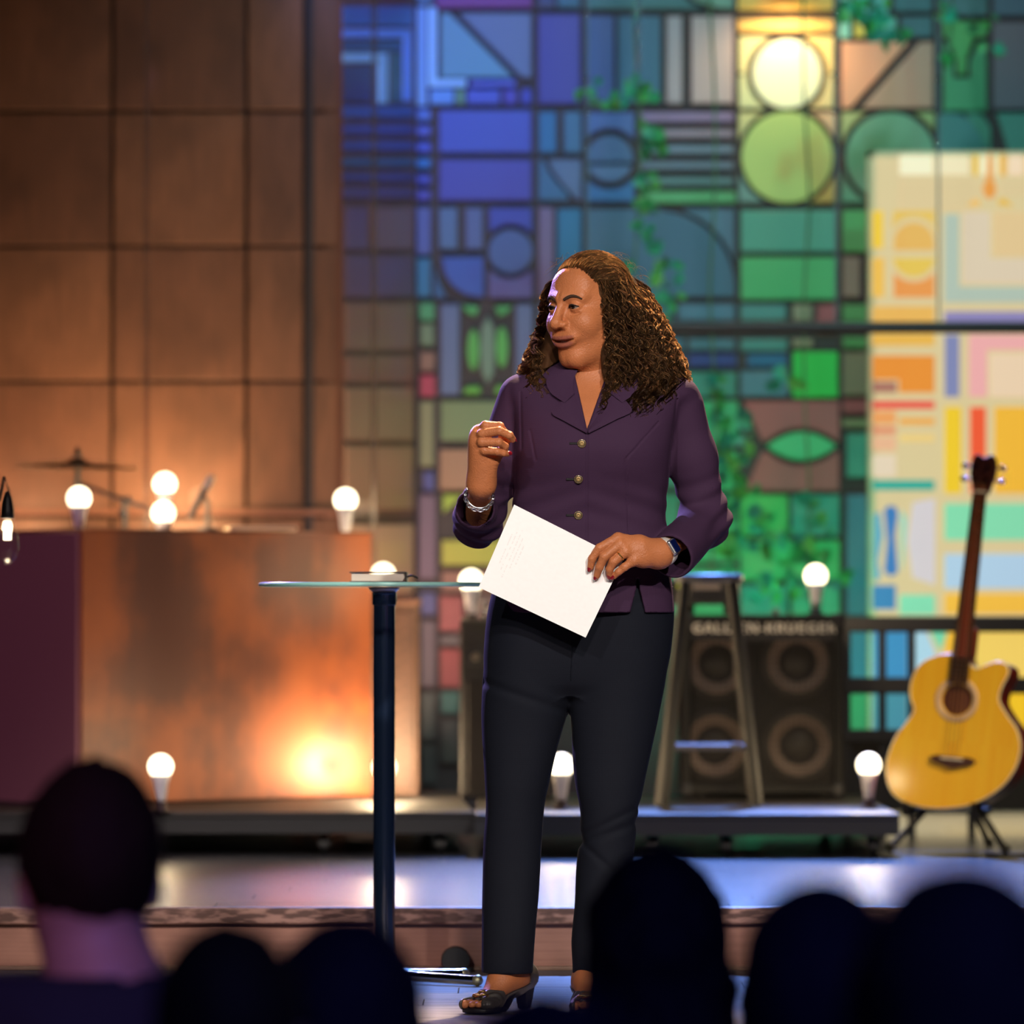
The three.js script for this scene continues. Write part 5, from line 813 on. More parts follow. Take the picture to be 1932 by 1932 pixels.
// ---- jacket
const lapT = { };
const Vcut = (x, y, z) => { // open neck: wedge in front, and the collar opening
  const yB = py_(814), yT = py_(690), xm = px_(1106), t = (y - yB) / (yT - yB), wl = px_(1106) - px_(1080), wr = px_(1150) - px_(1106);
  const w = t * (x < xm ? wl : wr) - Math.abs(x - xm); const dV = Math.min(w * .9, z - .0);
  return dV;
};
function sleeves(x, y, z) {
  const foldR = .0035 * Math.sin((y * 1.2 + x * .6 + z * .8) * 95) * sst(.25, .0, Math.hypot(x - RE.x, y - RE.y, z - RE.z));
  let r = chain(x, y, z, [RS, RS.clone().lerp(RE, .5), RE, RCuff], [.054, .052, .05, .046], .03) + foldR;
  r = Math.max(r, -chain(x, y, z, [RE.clone().lerp(RCuff, .7), RCuff.clone().lerp(RE, -.8)], [.036, .046], .01));
  const dl = Math.hypot(x - LE.x, y - LE.y, z - LE.z), foldL = .005 * Math.sin((y * 1.5 - x * .5 + z * .6) * 85) * sst(.16, .0, dl) + .002 * n3(x * 30, y * 18, z * 30, 3);
  let l = chain(x, y, z, [LS, LS.clone().lerp(LE, .45), LE, LCuff], [.055, .053, .05, .054], .03) + foldL;
  l = Math.max(l, -chain(x, y, z, [LE.clone().lerp(LCuff, .72), LCuff.clone().lerp(LE, -.8)], [.042, .054], .01));
  // flat ends at the cuffs
  const cR = RCuff.clone().sub(RE).normalize(), cL = LCuff.clone().sub(LE).normalize();
  r = smax(r, (x - RCuff.x) * cR.x + (y - RCuff.y) * cR.y + (z - RCuff.z) * cR.z - .018, .004); l = smax(l, (x - LCuff.x) * cL.x + (y - LCuff.y) * cL.y + (z - LCuff.z) * cL.z - .016, .004);
  return [r, l];
}
const hemY = py_(1156), shoulderCap = (x, y, z) => Math.min(sdEll(x, y, z, px_(988), py_(738), -.004, .036, .034, .05), sdEll(x, y, z, px_(1279), py_(744), -.004, .038, .034, .05));
const xPl = px_(1106);
function jacketTorso(x, y, z) {
  let d = torso(x, y, z);
  d -= .006 * sst(.09, 0, Math.hypot(x - px_(1050), y - py_(862))) + .006 * sst(.09, 0, Math.hypot(x - px_(1185), y - py_(862)));   // bust
  d += .0022 * n3(x * 22, y * 14, z * 22, 8) + .0016 * Math.sin((y + .35 * Math.abs(x - xPl)) * 120) * sst(py_(1030), py_(960), y) * sst(py_(890), py_(950), y) * (z > 0 ? 1 : 0);
  return d;
}
function jacketField(x, y, z) {
  let d = smin(jacketTorso(x, y, z), shoulderCap(x, y, z), .03);
  const [r, l] = sleeves(x, y, z);
  d = smin(d, r, .012); d = smin(d, l, .012);
  // armhole seams: narrow grooves in front
  const seam = (ax, ay, bx, by) => { const vx = bx - ax, vy = by - ay, t = Math.max(0, Math.min(1, ((x - ax) * vx + (y - ay) * vy) / (vx * vx + vy * vy))); return Math.hypot(x - ax - vx * t, y - ay - vy * t); };
  if (z > 0 && y > .9) { const s = Math.min(seam(px_(1276), py_(748), px_(1262), py_(880)), seam(px_(982), py_(742), px_(984), py_(850)), seam(px_(1240), py_(800), px_(1178), py_(870)), seam(px_(1178), py_(870), px_(1185), py_(1010)), seam(px_(1000), py_(815), px_(1010), py_(870)), seam(px_(1106), py_(820), px_(1106), py_(1150))); d += .0022 * sst(.004, .0, s); }
  // round front hem with a vent at the side
  if (z > -.05) { const v = Math.max(Math.abs(x - px_(1201)) - .003 - .25 * Math.max(0, py_(1110) - y), y - py_(1092)); d = smax(d, -Math.max(v, -z), .004); }
  d = Math.max(d, hemY - y);
  const inner = Math.max(torso(x, y, z) + .011, y - py_(1100)); d = Math.max(d, -inner); // hollow hem
  d = smax(d, Vcut(x, y, z), .004);
  d = Math.max(d, -(sdCone(x, y, z, neckA, neckB, .052, .059) - .002));
  return d;
}
const clothUV = g => g;
const jacketMat = std(new THREE.Color(.04, .0178, .045), .8, 0, { bumpMap: weaveTex, bumpScale: .0006, specularIntensity: .3, sheen: .25, sheenRoughness: .4, sheenColor: new THREE.Color(.28, .14, .32) });
const jacket = mesh('jacket', netMesh(jacketField, [-.17, py_(1165), -.2], [.52, py_(672), .22], .0042), jacketMat, speaker);
console.log('jacket', Date.now() - t0);
{ // collar and lapels: shaped plates that lie on the chest
  const solid = (x, y, z) => Math.min(jacketTorso(x, y, z));
  const plate = (name, e0, e1, lift0, lift1, n = 14, m = 10) => { // between two edge lines
    const c0 = new THREE.CatmullRomCurve3(e0.map(p => V(p[0], p[1], p[2] || 0))), c1 = new THREE.CatmullRomCurve3(e1.map(p => V(p[0], p[1], p[2] || 0))), P0 = [], top = [], bot = [], idx = [];
    for (let i = 0; i <= n; i++) for (let j = 0; j <= m; j++) { const a = c0.getPoint(i / n), b = c1.getPoint(i / n), q = a.lerp(b, j / m), x = px_(q.x), y = py_(q.y), zz = frontZ(solid, x, y), k = j / m, bulge = Math.sin(Math.PI * Math.min(1, k * 1.05)) * .004; const z = zz + lift0 + (lift1 - lift0) * k + bulge + q.z; top.push(x, y, z); bot.push(x, y, Math.min(z - .0035, zz + .0)); }
    const N = (n + 1) * (m + 1), id = (i, j) => i * (m + 1) + j;
    for (let i = 0; i < n; i++) for (let j = 0; j < m; j++) { const a = id(i, j), b = id(i + 1, j), c = id(i + 1, j + 1), d = id(i, j + 1); idx.push(a, b, c, a, c, d, N + a, N + c, N + b, N + a, N + d, N + c); }
    const rim = (a, b) => idx.push(a, b, N + b, a, N + b, N + a); for (let i = 0; i < n; i++) { rim(id(i, 0), id(i + 1, 0)); rim(id(i, m), id(i + 1, m)); } for (let j = 0; j < m; j++) { rim(id(0, j), id(0, j + 1)); rim(id(n, j), id(n, j + 1)); }
    let g = new THREE.BufferGeometry(); g.setAttribute('position', new THREE.Float32BufferAttribute([...top, ...bot], 3)); g.setIndex(idx); g = toCreasedNormals(g, .7); const p = g.attributes.position, uv = new Float32Array(p.count * 2); for (let i = 0; i < p.count; i++) { uv[2 * i] = p.getX(i) * 10; uv[2 * i + 1] = p.getY(i) * 10; } g.setAttribute('uv', new THREE.BufferAttribute(uv, 2)); return mesh(name, g, jacketMat, jacket);
  };
  plate('lapel', [[1081, 742], [1089, 770], [1098, 795], [1107, 818]], [[1060, 758], [1040, 783], [1062, 798], [1105, 822]], .004, .008);
  plate('lapel', [[1150, 742], [1136, 770], [1121, 795], [1107, 816]], [[1176, 756], [1190, 779], [1160, 796], [1109, 822]], .004, .008);
  plate('collar', [[1090, 700, .0], [1082, 718], [1080, 734], [1083, 746]], [[1040, 700], [1030, 722], [1038, 744], [1064, 764]], .008, .012);
  plate('collar', [[1148, 700], [1152, 718], [1153, 734], [1150, 746]], [[1190, 700], [1202, 722], [1196, 744], [1172, 764]], .008, .012);
  const rimM = std(0x1c1410, .3, 0, { clearcoat: .8 }), faceM = std(0x7a6438, .35, .4);
  for (const [x, y] of [[1096, 841], [1090, 907], [1090, 974]]) {
    const X = px_(x), Y = py_(y), Z = frontZ(jacketField, X, Y); const b = mesh('button', lathe([[0, .0], [.0078, 0], [.0095, .0016], [.0095, .003], [.0072, .0042], [.0062, .003], [0, .003]], 28).rotateX(Math.PI / 2).translate(X, Y, Z - .0005), rimM, jacket);
    mesh('button_face', merged([lathe([[.0062, .003], [.004, .0042], [0, .0034]], 20).rotateX(Math.PI / 2).translate(X, Y, Z), new THREE.TorusGeometry(.0086, .0007, 8, 28).translate(X, Y, Z + .003)]), faceM, b);
    const x2 = px_(x - 13), z2 = frontZ(jacketField, x2, Y); mesh('buttonhole', rbox(.02, .0055, .003, .0015, x2 - .002, Y, z2), std(0x0c070e, .8), jacket);
  }
}
// ---- trousers
{
  const L = [[1835, 909, 1006, .008, .058], [1815, 909, 1006, .006, .058], [1760, 910, 1010, .004, .06], [1700, 911, 1016, 0, .062], [1640, 912, 1020, 0, .064], [1580, 913, 1023, .002, .066], [1520, 916, 1027, .006, .068], [1480, 914, 1035, .008, .072], [1430, 911, 1046, .006, .078], [1380, 909, 1060, .002, .085], [1330, 909, 1074, 0, .092], [1280, 911, 1082, -.004, .1], [1220, 916, 1090, -.006, .106], [1160, 924, 1096, -.006, .108], [1110, 934, 1100, -.004, .104]];
  const Rr = [[1845, 1080, 1166, .02, .058], [1820, 1080, 1166, .02, .058], [1770, 1078, 1174, .016, .06], [1700, 1084, 1184, .012, .063], [1640, 1087, 1193, .012, .065], [1580, 1092, 1199, .012, .067], [1535, 1094, 1204, .014, .07], [1480, 1085, 1215, .016, .073], [1430, 1081, 1226, .012, .078], [1380, 1078, 1237, .006, .085], [1330, 1074, 1247, .0, .092], [1280, 1072, 1256, -.004, .1], [1220, 1076, 1263, -.006, .106], [1160, 1082, 1267, -.006, .108], [1110, 1086, 1266, -.004, .104]];
  const mk = rows => sliceField(rows.map(r => [py_(r[0]), px_(r[1]), px_(r[2]), r[3], r[4]]).sort((a, b) => a[0] - b[0]));
  const pel = mk([[1312, 985, 1168, -.01, .07], [1290, 945, 1222, -.008, .09], [1250, 922, 1254, -.006, .101], [1200, 920, 1264, -.006, .106], [1150, 926, 1268, -.006, .107], [1110, 934, 1266, -.004, .104]]), fl = mk(L), fr = mk(Rr), crease = (x, y, z, cx) => -.0035 * sst(.012, 0, Math.abs(x - cx)) * (z > 0 ? 1 : 0);
  const f = (x, y, z) => {
    const k1 = py_(1520), k2 = py_(1600), fold = (yy, s, a, w) => a * Math.exp(-(((y - yy) + s) ** 2) / w);
    let a = fl(x, y, z, 2.1), b = fr(x, y, z, 2.1);
    a += fold(py_(1318), (x - px_(1000)) * .35, .004, .00012) * (z > 0 ? 1 : 0); 
    b += (fold(py_(1548), -(x - px_(1150)) * .5, .004, .0001) + fold(py_(1572), -(x - px_(1140)) * .35, .005, .00012) + fold(py_(1600), (x - px_(1110)) * .9, .004, .00012)) * (z > -.02 ? 1 : 0);
    a += .003 * n3(x * 16, y * 9, z * 16, 12); b += .003 * n3(x * 16, y * 9, z * 16, 13);
    let d = smin(smin(a, b, .012), pel(x, y, z, 2.3) + .002 * n3(x * 16, y * 9, z * 16, 14), .02);
    const hollow = Math.max(smin(fl(x, y, z, 2.1), fr(x, y, z, 2.1), .01) + .008, y - py_(1780)); return Math.max(d, -hollow);
  };
  const m = std(new THREE.Color(.0062, .0078, .0135), .75, 0, { bumpMap: weaveTex, bumpScale: .0005, specularIntensity: .22, sheen: .08, sheenRoughness: .4, sheenColor: new THREE.Color(.1, .13, .2) });
  const tr = mesh('trousers', netMesh(f, [-.09, py_(1848), -.14], [.39, py_(1105), .15], .0046), m, speaker);
  mesh('fly_seam', tube([[1078, 1180], [1078, 1230], [1076, 1280], [1074, 1318]].map(([x, y]) => V(px_(x), py_(y), frontZ(f, px_(x), py_(y)) + .0005)), .0011, 20, 6), m, tr);
}
console.log('trousers', Date.now() - t0);
// ---- shoes: open toe pumps with a block heel
for (const k of ['L', 'R']) {
  const F = footAt[k], ax = F.toe.clone().sub(F.heel).setY(0), len = ax.length(); ax.normalize(); const side = V(ax.z, 0, -ax.x);
  const loc = (x, y, z) => [(x - F.heel.x) * ax.x + (z - F.heel.z) * ax.z, y, (x - F.heel.x) * side.x + (z - F.heel.z) * side.z]; // along, up, across
  const soleY = u => { const t = u / len; return t > .62 ? .008 : .008 + .056 * sst(.62, .12, t); };
  const halfW = u => { const t = u / len; return .026 + .013 * sst(.3, .72, t) - .012 * sst(.85, 1.12, t) - .006 * sst(.05, -.15, t); };
  const sole = (x, y, z) => { const [u, v, w] = loc(x, y, z); const outline = Math.max(Math.abs(w) - halfW(u), Math.hypot(Math.max(0, u - len * .86), w * .8) - .036 - 0 * u, -len * .16 - u); return smax(outline, Math.abs(v - soleY(u)) - .0055, .004); };
  const heel = (x, y, z) => { const [u, v, w] = loc(x, y, z); const t = Math.max(0, Math.min(1, v / .065)), s = .011 + .007 * t; return smax(Math.max(Math.abs(u + .006 + (1 - t) * -.004) - s, Math.abs(w) - s * 1.02), Math.max(v - .064, -v + .0005), .004); };
  const shell = (x, y, z) => { const [u, v, w] = loc(x, y, z), t = u / len; const foot = footField(x, y, z, F) - .0035; const ins = footField(x, y, z, F) + .004;
    const top = t < .15 ? .125 - .02 * t : t < .5 ? .12 - (t - .15) * .13 - 0 : .0745 - 0; const cutTop = v - (t < .5 ? (t < .1 ? .118 : .118 - (t - .1) * .155) - .0 : .056 + 0 * w);
    const openFoot = t > .12 && t < .6 ? (v - (.062 - (t - .12) * .05) ) : -1; // low cut sides
    const toeOpen = Math.max(t > .9 ? -1 : (.9 - t) * len, Math.abs(w + .004) - .021, v - .034);
    let d = Math.max(foot, -ins, t < .12 ? cutTop : openFoot, -toeOpen, .004 - v); if (t > .6) d = Math.max(foot, -ins, -toeOpen, .004 - v, v - (.052 - .03 * Math.max(0, .74 - t)));
    d += .0012 * Math.sin((u * 1.0 + w * .8) * 420) * (t > .55 ? 1 : 0); return d; };
  const b = new THREE.Box3().setFromPoints([F.toe, F.heel]).expandByScalar(.06); b.min.y = -.006; b.max.y = .135;
  const lea = std(0x3c3732, .4, 0, { clearcoat: .35, clearcoatRoughness: .25 }), grp = new THREE.Group(); grp.name = 'shoe'; speaker.add(grp);
  mesh('upper', netMesh(shell, b.min.toArray(), b.max.toArray(), .0026), lea, grp); mesh('sole', netMesh(sole, b.min.toArray(), b.max.toArray(), .003), std(0x151312, .5), grp); mesh('heel', netMesh(heel, b.min.toArray(), b.max.toArray(), .0026), std(0x1c2028, .5), grp);
  const kn = []; for (const [a, c, r] of [[.84, -.012, .009], [.84, .006, .009], [.88, -.003, .007], [.8, -.003, .007]]) { const u = a * len, p = F.heel.clone().addScaledVector(ax, u).addScaledVector(side, c); let y = .09; for (let i = 0; i < 80; i++) { const d = footField(p.x, y, p.z, F); if (d < .005) break; y -= Math.max(.0004, (d - .004) * .7); } kn.push(new THREE.TorusGeometry(r, .0028, 8, 18).rotateX(Math.PI / 2 - .5).translate(p.x, y + .002, p.z)); }
  mesh('buckle', merged(kn), std(0xd8b060, .22, 1), grp);
}
// ---- jewellery and watch
{
  const axR = RWr.clone().sub(RE).normalize(); const q = new THREE.Quaternion().setFromUnitVectors(V(0, 0, 1), axR);
  const at = t => RE.clone().lerp(RWr, t);
  const ring = (name, c, R, r, mat, tilt = 0, n = 0) => { const g = n ? merged(Array.from({ length: n }, (_, i) => { const a = i / n * 2 * Math.PI; return new THREE.TorusGeometry(r * 2.1, r * .75, 6, 12).scale(1.3, .8, 1).rotateX(i % 2 ? 1.4 : .3).rotateZ(a + Math.PI / 2).translate(R * Math.cos(a), R * Math.sin(a), 0); })) : new THREE.TorusGeometry(R, r, 10, 64); g.rotateX(tilt); g.applyQuaternion(q).translate(c.x, c.y, c.z); mesh(name, g, mat, speaker); };
  ring('hair_tie', at(.95), .0262, .0022, std(0x0c0a0e, .8));
  const silver = std(0xd8d8dc, .14, 1);
  ring('silver_bangle', pw(905, 934, .165), .0285, .0016, silver, .35); ring('chain_bracelet', pw(904, 937, .17), .0305, .0021, silver, .5, 26);
  const f = fingersL[2], c = f[1].clone().lerp(f[2], .42), dir = f[2].clone().sub(f[1]).normalize();
  const rg = new THREE.TorusGeometry(.0106, .0018, 10, 36); rg.applyQuaternion(new THREE.Quaternion().setFromUnitVectors(V(0, 0, 1), dir)).translate(c.x, c.y, c.z); mesh('finger_ring', rg, std(0xe8c878, .15, 1), speaker);
  // watch on the left wrist
  const axL = LWr.clone().sub(LE).normalize(), wc = pw(1250, 1043, .172).addScaledVector(axL, -.001), band = new THREE.TorusGeometry(.029, .0035, 8, 48).scale(1, 1, 3.2); band.applyQuaternion(new THREE.Quaternion().setFromUnitVectors(V(0, 0, 1), axL)).translate(wc.x - axL.x * .006, wc.y - axL.y * .006, wc.z - axL.z * .006);
  const w = new THREE.Group(); w.name = 'wristwatch'; speaker.add(w); mesh('band', band, std(0xcfc9c2, .4, .3), w);
  const nrm = V(.28, .12, .95); nrm.addScaledVector(axL, -nrm.dot(axL)).normalize(); const sd = V().crossVectors(nrm, axL).normalize(), face = wc.clone().addScaledVector(nrm, .0315), M = new THREE.Matrix4().makeBasis(axL.clone().negate(), sd.clone().negate(), nrm).setPosition(face);
  mesh('watch_case', rbox(.028, .036, .011, .0055).applyMatrix4(M), std(0xd4d4d8, .25, .9), w); mesh('watch_screen', rbox(.0225, .03, .004, .003, .001, 0, .005).applyMatrix4(M), std(0x0a1440, .08, 0, { clearcoat: 1, clearcoatRoughness: .03 }), w);
}
// ---- the sheet of paper in her hand
{
  const C = [pw(970, 952, .205), pw(1176, 1056, .196), pw(1105, 1203, .2), pw(903, 1108, .212)], t = thing('paper_sheet', 'white sheet of printed paper held tilted in one hand', 'paper', V(0, 0, 0)), n = 16, pos = [], idx = [], uv = [];
  for (const off of [0, -.0006]) for (let i = 0; i <= n; i++) for (let j = 0; j <= n; j++) { const u = i / n, v = j / n, p = C[0].clone().lerp(C[1], u).lerp(C[3].clone().lerp(C[2], u), v); p.z += .006 * Math.sin(u * Math.PI) * (1 - v) - .004 * v * v + off; pos.push(p.x, p.y, p.z); uv.push(u, 1 - v); }
  const N = (n + 1) ** 2, id = (i, j) => i * (n + 1) + j; for (let i = 0; i < n; i++) for (let j = 0; j < n; j++) { const a = id(i, j), b = id(i + 1, j), c = id(i + 1, j + 1), d = id(i, j + 1); idx.push(a, c, b, a, d, c, N + a, N + b, N + c, N + a, N + c, N + d); }
  const g = new THREE.BufferGeometry(); g.setAttribute('position', new THREE.Float32BufferAttribute(pos, 3)); g.setAttribute('uv', new THREE.Float32BufferAttribute(uv, 2)); g.setIndex(idx); g.computeVertexNormals();
  // faint print: five short grey lines of unreadable text along the short side, as on the photograph
  const pt = tex(512, (u, v) => { let k = .955 + .01 * vnoise(u * 40, v * 40, 40, 91); for (let l = 0; l < 5; l++) { const x0 = .08 + l * .032, a = [.3, .26, .22, .28, .36][l], b = [.66, .72, .8, .7, .62][l]; if (Math.abs(u - x0) < .005 && 1 - v > a && 1 - v < b && vnoise(v * 90, l * 7, 90, 95) > .42) k -= .05; } return g3(k); });
  mesh('sheet', g, std(0xffffff, .85, 0, { map: pt }), t);
}
// ---- hair: curly locks over a soft under-layer
{
  const Y = py_, X = px_;
  // rows: height, left, right, depth middle, half depth of the outer shape of the hair
  const rows = [[470, 1085, 1150, -.03, .03], [480, 1058, 1178, -.03, .075], [500, 1036, 1200, -.028, .105], [530, 1027, 1219, -.025, .125], [560, 1023, 1232, -.02, .13], [600, 1021, 1252, -.018, .132], [640, 1008, 1272, -.02, .134], [680, 990, 1292, -.022, .136], [720, 975, 1303, -.02, .134], [760, 972, 1290, -.012, .134], [800, 985, 1260, .0, .132]].map(r => [Y(r[0]), X(r[1]), X(r[2]), r[3], r[4]]).sort((a, b) => a[0] - b[0]);
  const at = (y, i) => { const n = rows.length; if (y <= rows[0][0]) return rows[0][i]; if (y >= rows[n - 1][0]) return rows[n - 1][i]; let k = 0; while (rows[k + 1][0] < y) k++; const t = (y - rows[k][0]) / (rows[k + 1][0] - rows[k][0]); return rows[k][i] + (rows[k + 1][i] - rows[k][i]) * t; };
  const env = (y, psi, rho) => { const a = (at(y, 2) - at(y, 1)) / 2 * rho, b = at(y, 4) * rho; return V((at(y, 1) + at(y, 2)) / 2 + a * Math.cos(psi), y, at(y, 3) + b * Math.sin(psi)); };
  const shape = sliceField(rows);
  const hollowFace = (x, y, z) => { const l = toHead(x, y, z); return Math.min(sdEll(l[0], l[1], l[2], -.004, -.036, .095, .064, .118, .078), sdCone(l[0], l[1], l[2], V(0, -.12, .06), V(0.02, -.26, .09), .062, .07)); };
  const under = (x, y, z) => { const l = toHead(x, y, z); let d = shape(x, y, z, 2) + .022 + .02 * sst(Y(530), Y(490), y) + .006 * n3(x * 40, y * 25, z * 40, 21); d = smin(d, sdEll(l[0], l[1], l[2], 0, .02, -.02, .0775, .097, .097), .01); d = smax(d, -hollowFace(x, y, z), .012); d = Math.max(d, -(sdCone(x, y, z, neckA, neckB, .056, .064)) ); d = smax(d, Y(735) - y + .01 * n3(x * 60, 0, z * 60, 22), .02); const j = torso(x, y, z); return smax(d, -j + .004, .006); };
  const base = netMesh(under, [X(960), Y(790), -.18], [X(1320), Y(462), .16], .0046);
  const hairM = new THREE.MeshPhysicalMaterial({ color: 0xffffff, vertexColors: true, roughness: .35, specularIntensity: .9, sheen: .5, sheenRoughness: .3, sheenColor: new THREE.Color(.6, .3, .12), side: THREE.DoubleSide });
  tint(base, (x, y, z) => { const k = .7 + .6 * (n3(x * 90, y * 20, z * 90, 25) + .5); return [.06 * k, .028 * k, .0125 * k]; });
  const pos = [], nor = [], col = [], idx = [], K = 3;
  const strand = (pts, r, c) => {
    const n = pts.length, b0 = pos.length / 3; const up = V(0, 0, 1);
    for (let i = 0; i < n; i++) {
      const t = pts[Math.min(n - 1, i + 1)].clone().sub(pts[Math.max(0, i - 1)]).normalize(), s = V().crossVectors(t, up); if (s.lengthSq() < .01) s.set(1, 0, 0); s.normalize(); const q = V().crossVectors(s, t), w = r * (1 - .6 * Math.pow(i / (n - 1), 3));
      for (let k = 0; k < K; k++) { const a = k / K * 2 * Math.PI, x = s.x * Math.cos(a) + q.x * Math.sin(a), y = s.y * Math.cos(a) + q.y * Math.sin(a), z = s.z * Math.cos(a) + q.z * Math.sin(a); pos.push(pts[i].x + x * w, pts[i].y + y * w, pts[i].z + z * w); nor.push(x, y, z); col.push(c[0], c[1], c[2]); }
      if (i) for (let k = 0; k < K; k++) { const a = b0 + (i - 1) * K + k, b = b0 + (i - 1) * K + (k + 1) % K; idx.push(a, b, b + K, a, b + K, a + K); }
    }
  };
  const fwd = Math.atan2(headZ.z, headZ.x), TAU = Math.PI * 2, deg = Math.PI / 180;
  const dye = () => { const g = rnd(); return g < .3 ? [.13, .05, .022] : g < .6 ? [.34, .145, .058] : [.74, .39, .16]; }; // brown with lighter dyed locks
  const outSkull = (p, k0 = 1) => { const h = toHead(p.x, p.y, p.z), r = Math.hypot(h[0] / .081, (h[1] - .02) / .0985, (h[2] + .02) / .101) / k0; if (r < 1) { const k = 1 / r; p.copy(fromHead(h[0] * k, (h[1] - .02) * k + .02, (h[2] + .02) * k - .02)); } return p; };
  let made = 0;
  for (let tries = 0; tries < 8000 && made < 760; tries++) {
    const psi0 = rnd() < .2 ? fwd + rr(45, 125) * deg : rnd() * TAU, el = Math.asin(rr(-.12, 1)), l = V(Math.cos(el) * Math.cos(psi0), Math.sin(el), Math.cos(el) * Math.sin(psi0));
    const root = V(Hc.x, Hc.y + .02, Hc.z).addScaledVector(headZ, -.02).add(V(l.x * .08, l.y * .097, l.z * .09));
    const h = toHead(root.x, root.y, root.z);
    const line = h[2] > .03 ? .074 + .008 * (1 - Math.pow(h[0] / .06, 2)) : -.2; // the hairline
    if (h[1] < line) continue;
    if (h[2] > .02 && Math.abs(h[0]) > .05 && h[1] < .05) continue;
    made++;
    let a = Math.atan2(l.z, l.x), rel = ((a - fwd + Math.PI * 3) % TAU) - Math.PI; // 0 = the way she faces
    const side = rel < .06 ? -1 : 1; // -1 falls to the right of the picture
    const lim = side < 0 ? (46 + 8 * rnd()) * deg : (50 + 10 * rnd()) * deg;
    let relEnd = Math.abs(rel) < lim ? side * (lim + rnd() * .9 * (1 - Math.abs(rel) / lim)) : rel; relEnd += rr(-.15, .15); if (Math.abs(relEnd) < lim) relEnd = Math.sign(relEnd) * lim;
    const psiEnd = fwd + relEnd, c = Math.cos(psiEnd), s = Math.sin(psiEnd);
    let yEnd; if (s > .25 && c > -.3) yEnd = Y(rr(735, 785)); else if (c > .3) yEnd = Y(rr(690, 728)); else if (c < -.55) yEnd = Y(rr(715, 756)); else yEnd = Y(rr(720, 760));
    const rho = .76 + .25 * Math.sqrt(rnd()), nS = 4 + Math.floor(rnd() * 3), phase = rnd() * TAU, lambda = rr(.026, .044), amp = rr(.005, .0085), hand = rnd() < .5 ? -1 : 1, tone = dye();
    const swing = rr(.3, .75), top = root.y, front = h[2] > .0 && h[1] > .05;
    for (let q = 0; q < nS; q++) {
      const n = 48, pts = [], ox = rr(-1, 1) * .0024, oz = rr(-1, 1) * .0024, ph = phase + rr(-.16, .16), end = yEnd + rr(-.014, .014), fr = rr(.85, 1.15), fr2 = rr(0, 6);
      for (let i = 0; i < n; i++) {
        const t = i / (n - 1), y = top + (end - top) * Math.pow(t, front ? 1.35 : 1.05);
        const w = sst(0, .3, t), ang = fwd + rel + (relEnd - rel) * sst(0, front ? .4 : .3, t) - (side > 0 && relEnd > 0 && relEnd < 1.9 ? sst(.55, .9, t) * swing : 0), R0 = env(Math.min(y, top + .004), ang, rho), p = root.clone().lerp(R0, w); p.y = y;
        if (front) p.addScaledVector(headZ, -.05 * Math.sin(Math.PI * Math.min(1, t * 2.2)) * (1 - Math.min(1, t * 1.6))).add(V(0, .012 * Math.sin(Math.PI * Math.min(1, t * 4)), 0));
        if (t < .5) outSkull(p, 1 + .05 * rnd() * 0);
        const A = amp * fr * (.08 + sst(.14, .5, t)), th = ph + hand * (top - y) / lambda * TAU;
        p.x += ox * w + A * Math.cos(th) + .0012 * Math.sin(fr2 + t * 60); p.z += oz * w + A * Math.sin(th); p.y += .3 * A * Math.sin(th * 2);
        const j = torso(p.x, p.y, p.z); if (j < .006) p.z += (.006 - j) * (p.z > -.02 ? 1 : -1);
        pts.push(p);
      }
      const m = rr(.75, 1.3); strand(pts, rr(.0009, .0016), [tone[0] * m, tone[1] * m, tone[2] * m]);
    }
  }
  // hair brushed back from the forehead over the crown
  for (let k = 0; k < 2000; k++) {
    const u = rr(-1, 1), x0 = u * .062, front = 1 - u * u, y0 = .074 + .012 * front - .02 * (1 - front) + rr(-.005, .006), tone = dye(), m = rr(.8, 1.4), start = rnd() < .5 ? 0 : rr(0, .7), len = rr(.5, 1.1), lift = 1 + rr(.0, .06), pts = [], ph = rnd() * 6;
    const z0 = Math.sqrt(Math.max(.05, 1 - (x0 / .081) ** 2 - ((y0 - .02) / .0985) ** 2)) * .101 - .02;
    const a0 = Math.atan2((y0 - .02) / .0985, (z0 + .02) / .101), rad = Math.sqrt(Math.max(.02, 1 - (x0 / .081) ** 2));
    for (let i = 0; i < 18; i++) { const t = i / 17, an = a0 + start * 1.2 + len * t, xx = x0 * (1 + .25 * t + .02 * Math.sin(ph + t * 9)), rl = lift * (1 + .02 * Math.sin(Math.PI * Math.min(1, (start + t) * 1.5))), rd = Math.sqrt(Math.max(.02, 1 - Math.min(.98, (xx / .081) ** 2))); const p = fromHead(xx * rl, .02 + .0985 * rl * rd * Math.sin(an) + .0006 * Math.sin(ph + t * 40), -.02 + .101 * rl * rd * Math.cos(an)); pts.push(p); }
    strand(pts, rr(.0006, .001), [tone[0] * m, tone[1] * m, tone[2] * m]);
  }
  // short loose hairs along the outline
  for (let k = 0; k < 520; k++) { const y = Y(rr(474, 735)), psi = rnd() * TAU; const rel = ((psi - fwd + Math.PI * 3) % TAU) - Math.PI; if (Math.abs(rel) < 1 && y < Y(500)) continue; const p = env(y, psi, .95), out = V(Math.cos(psi), rr(-.5, .6), Math.sin(psi)), pts = [], L = rr(.01, .032), sp = rr(2, 5), f = rnd() * 6; for (let i = 0; i < 10; i++) { const t = i / 9; pts.push(p.clone().addScaledVector(out, L * t * .8).add(V(.004 * Math.sin(f + t * sp), -.012 * t * t + .004 * Math.cos(f + t * sp), 0))); } strand(pts, .0004, [.2, .1, .04]); }
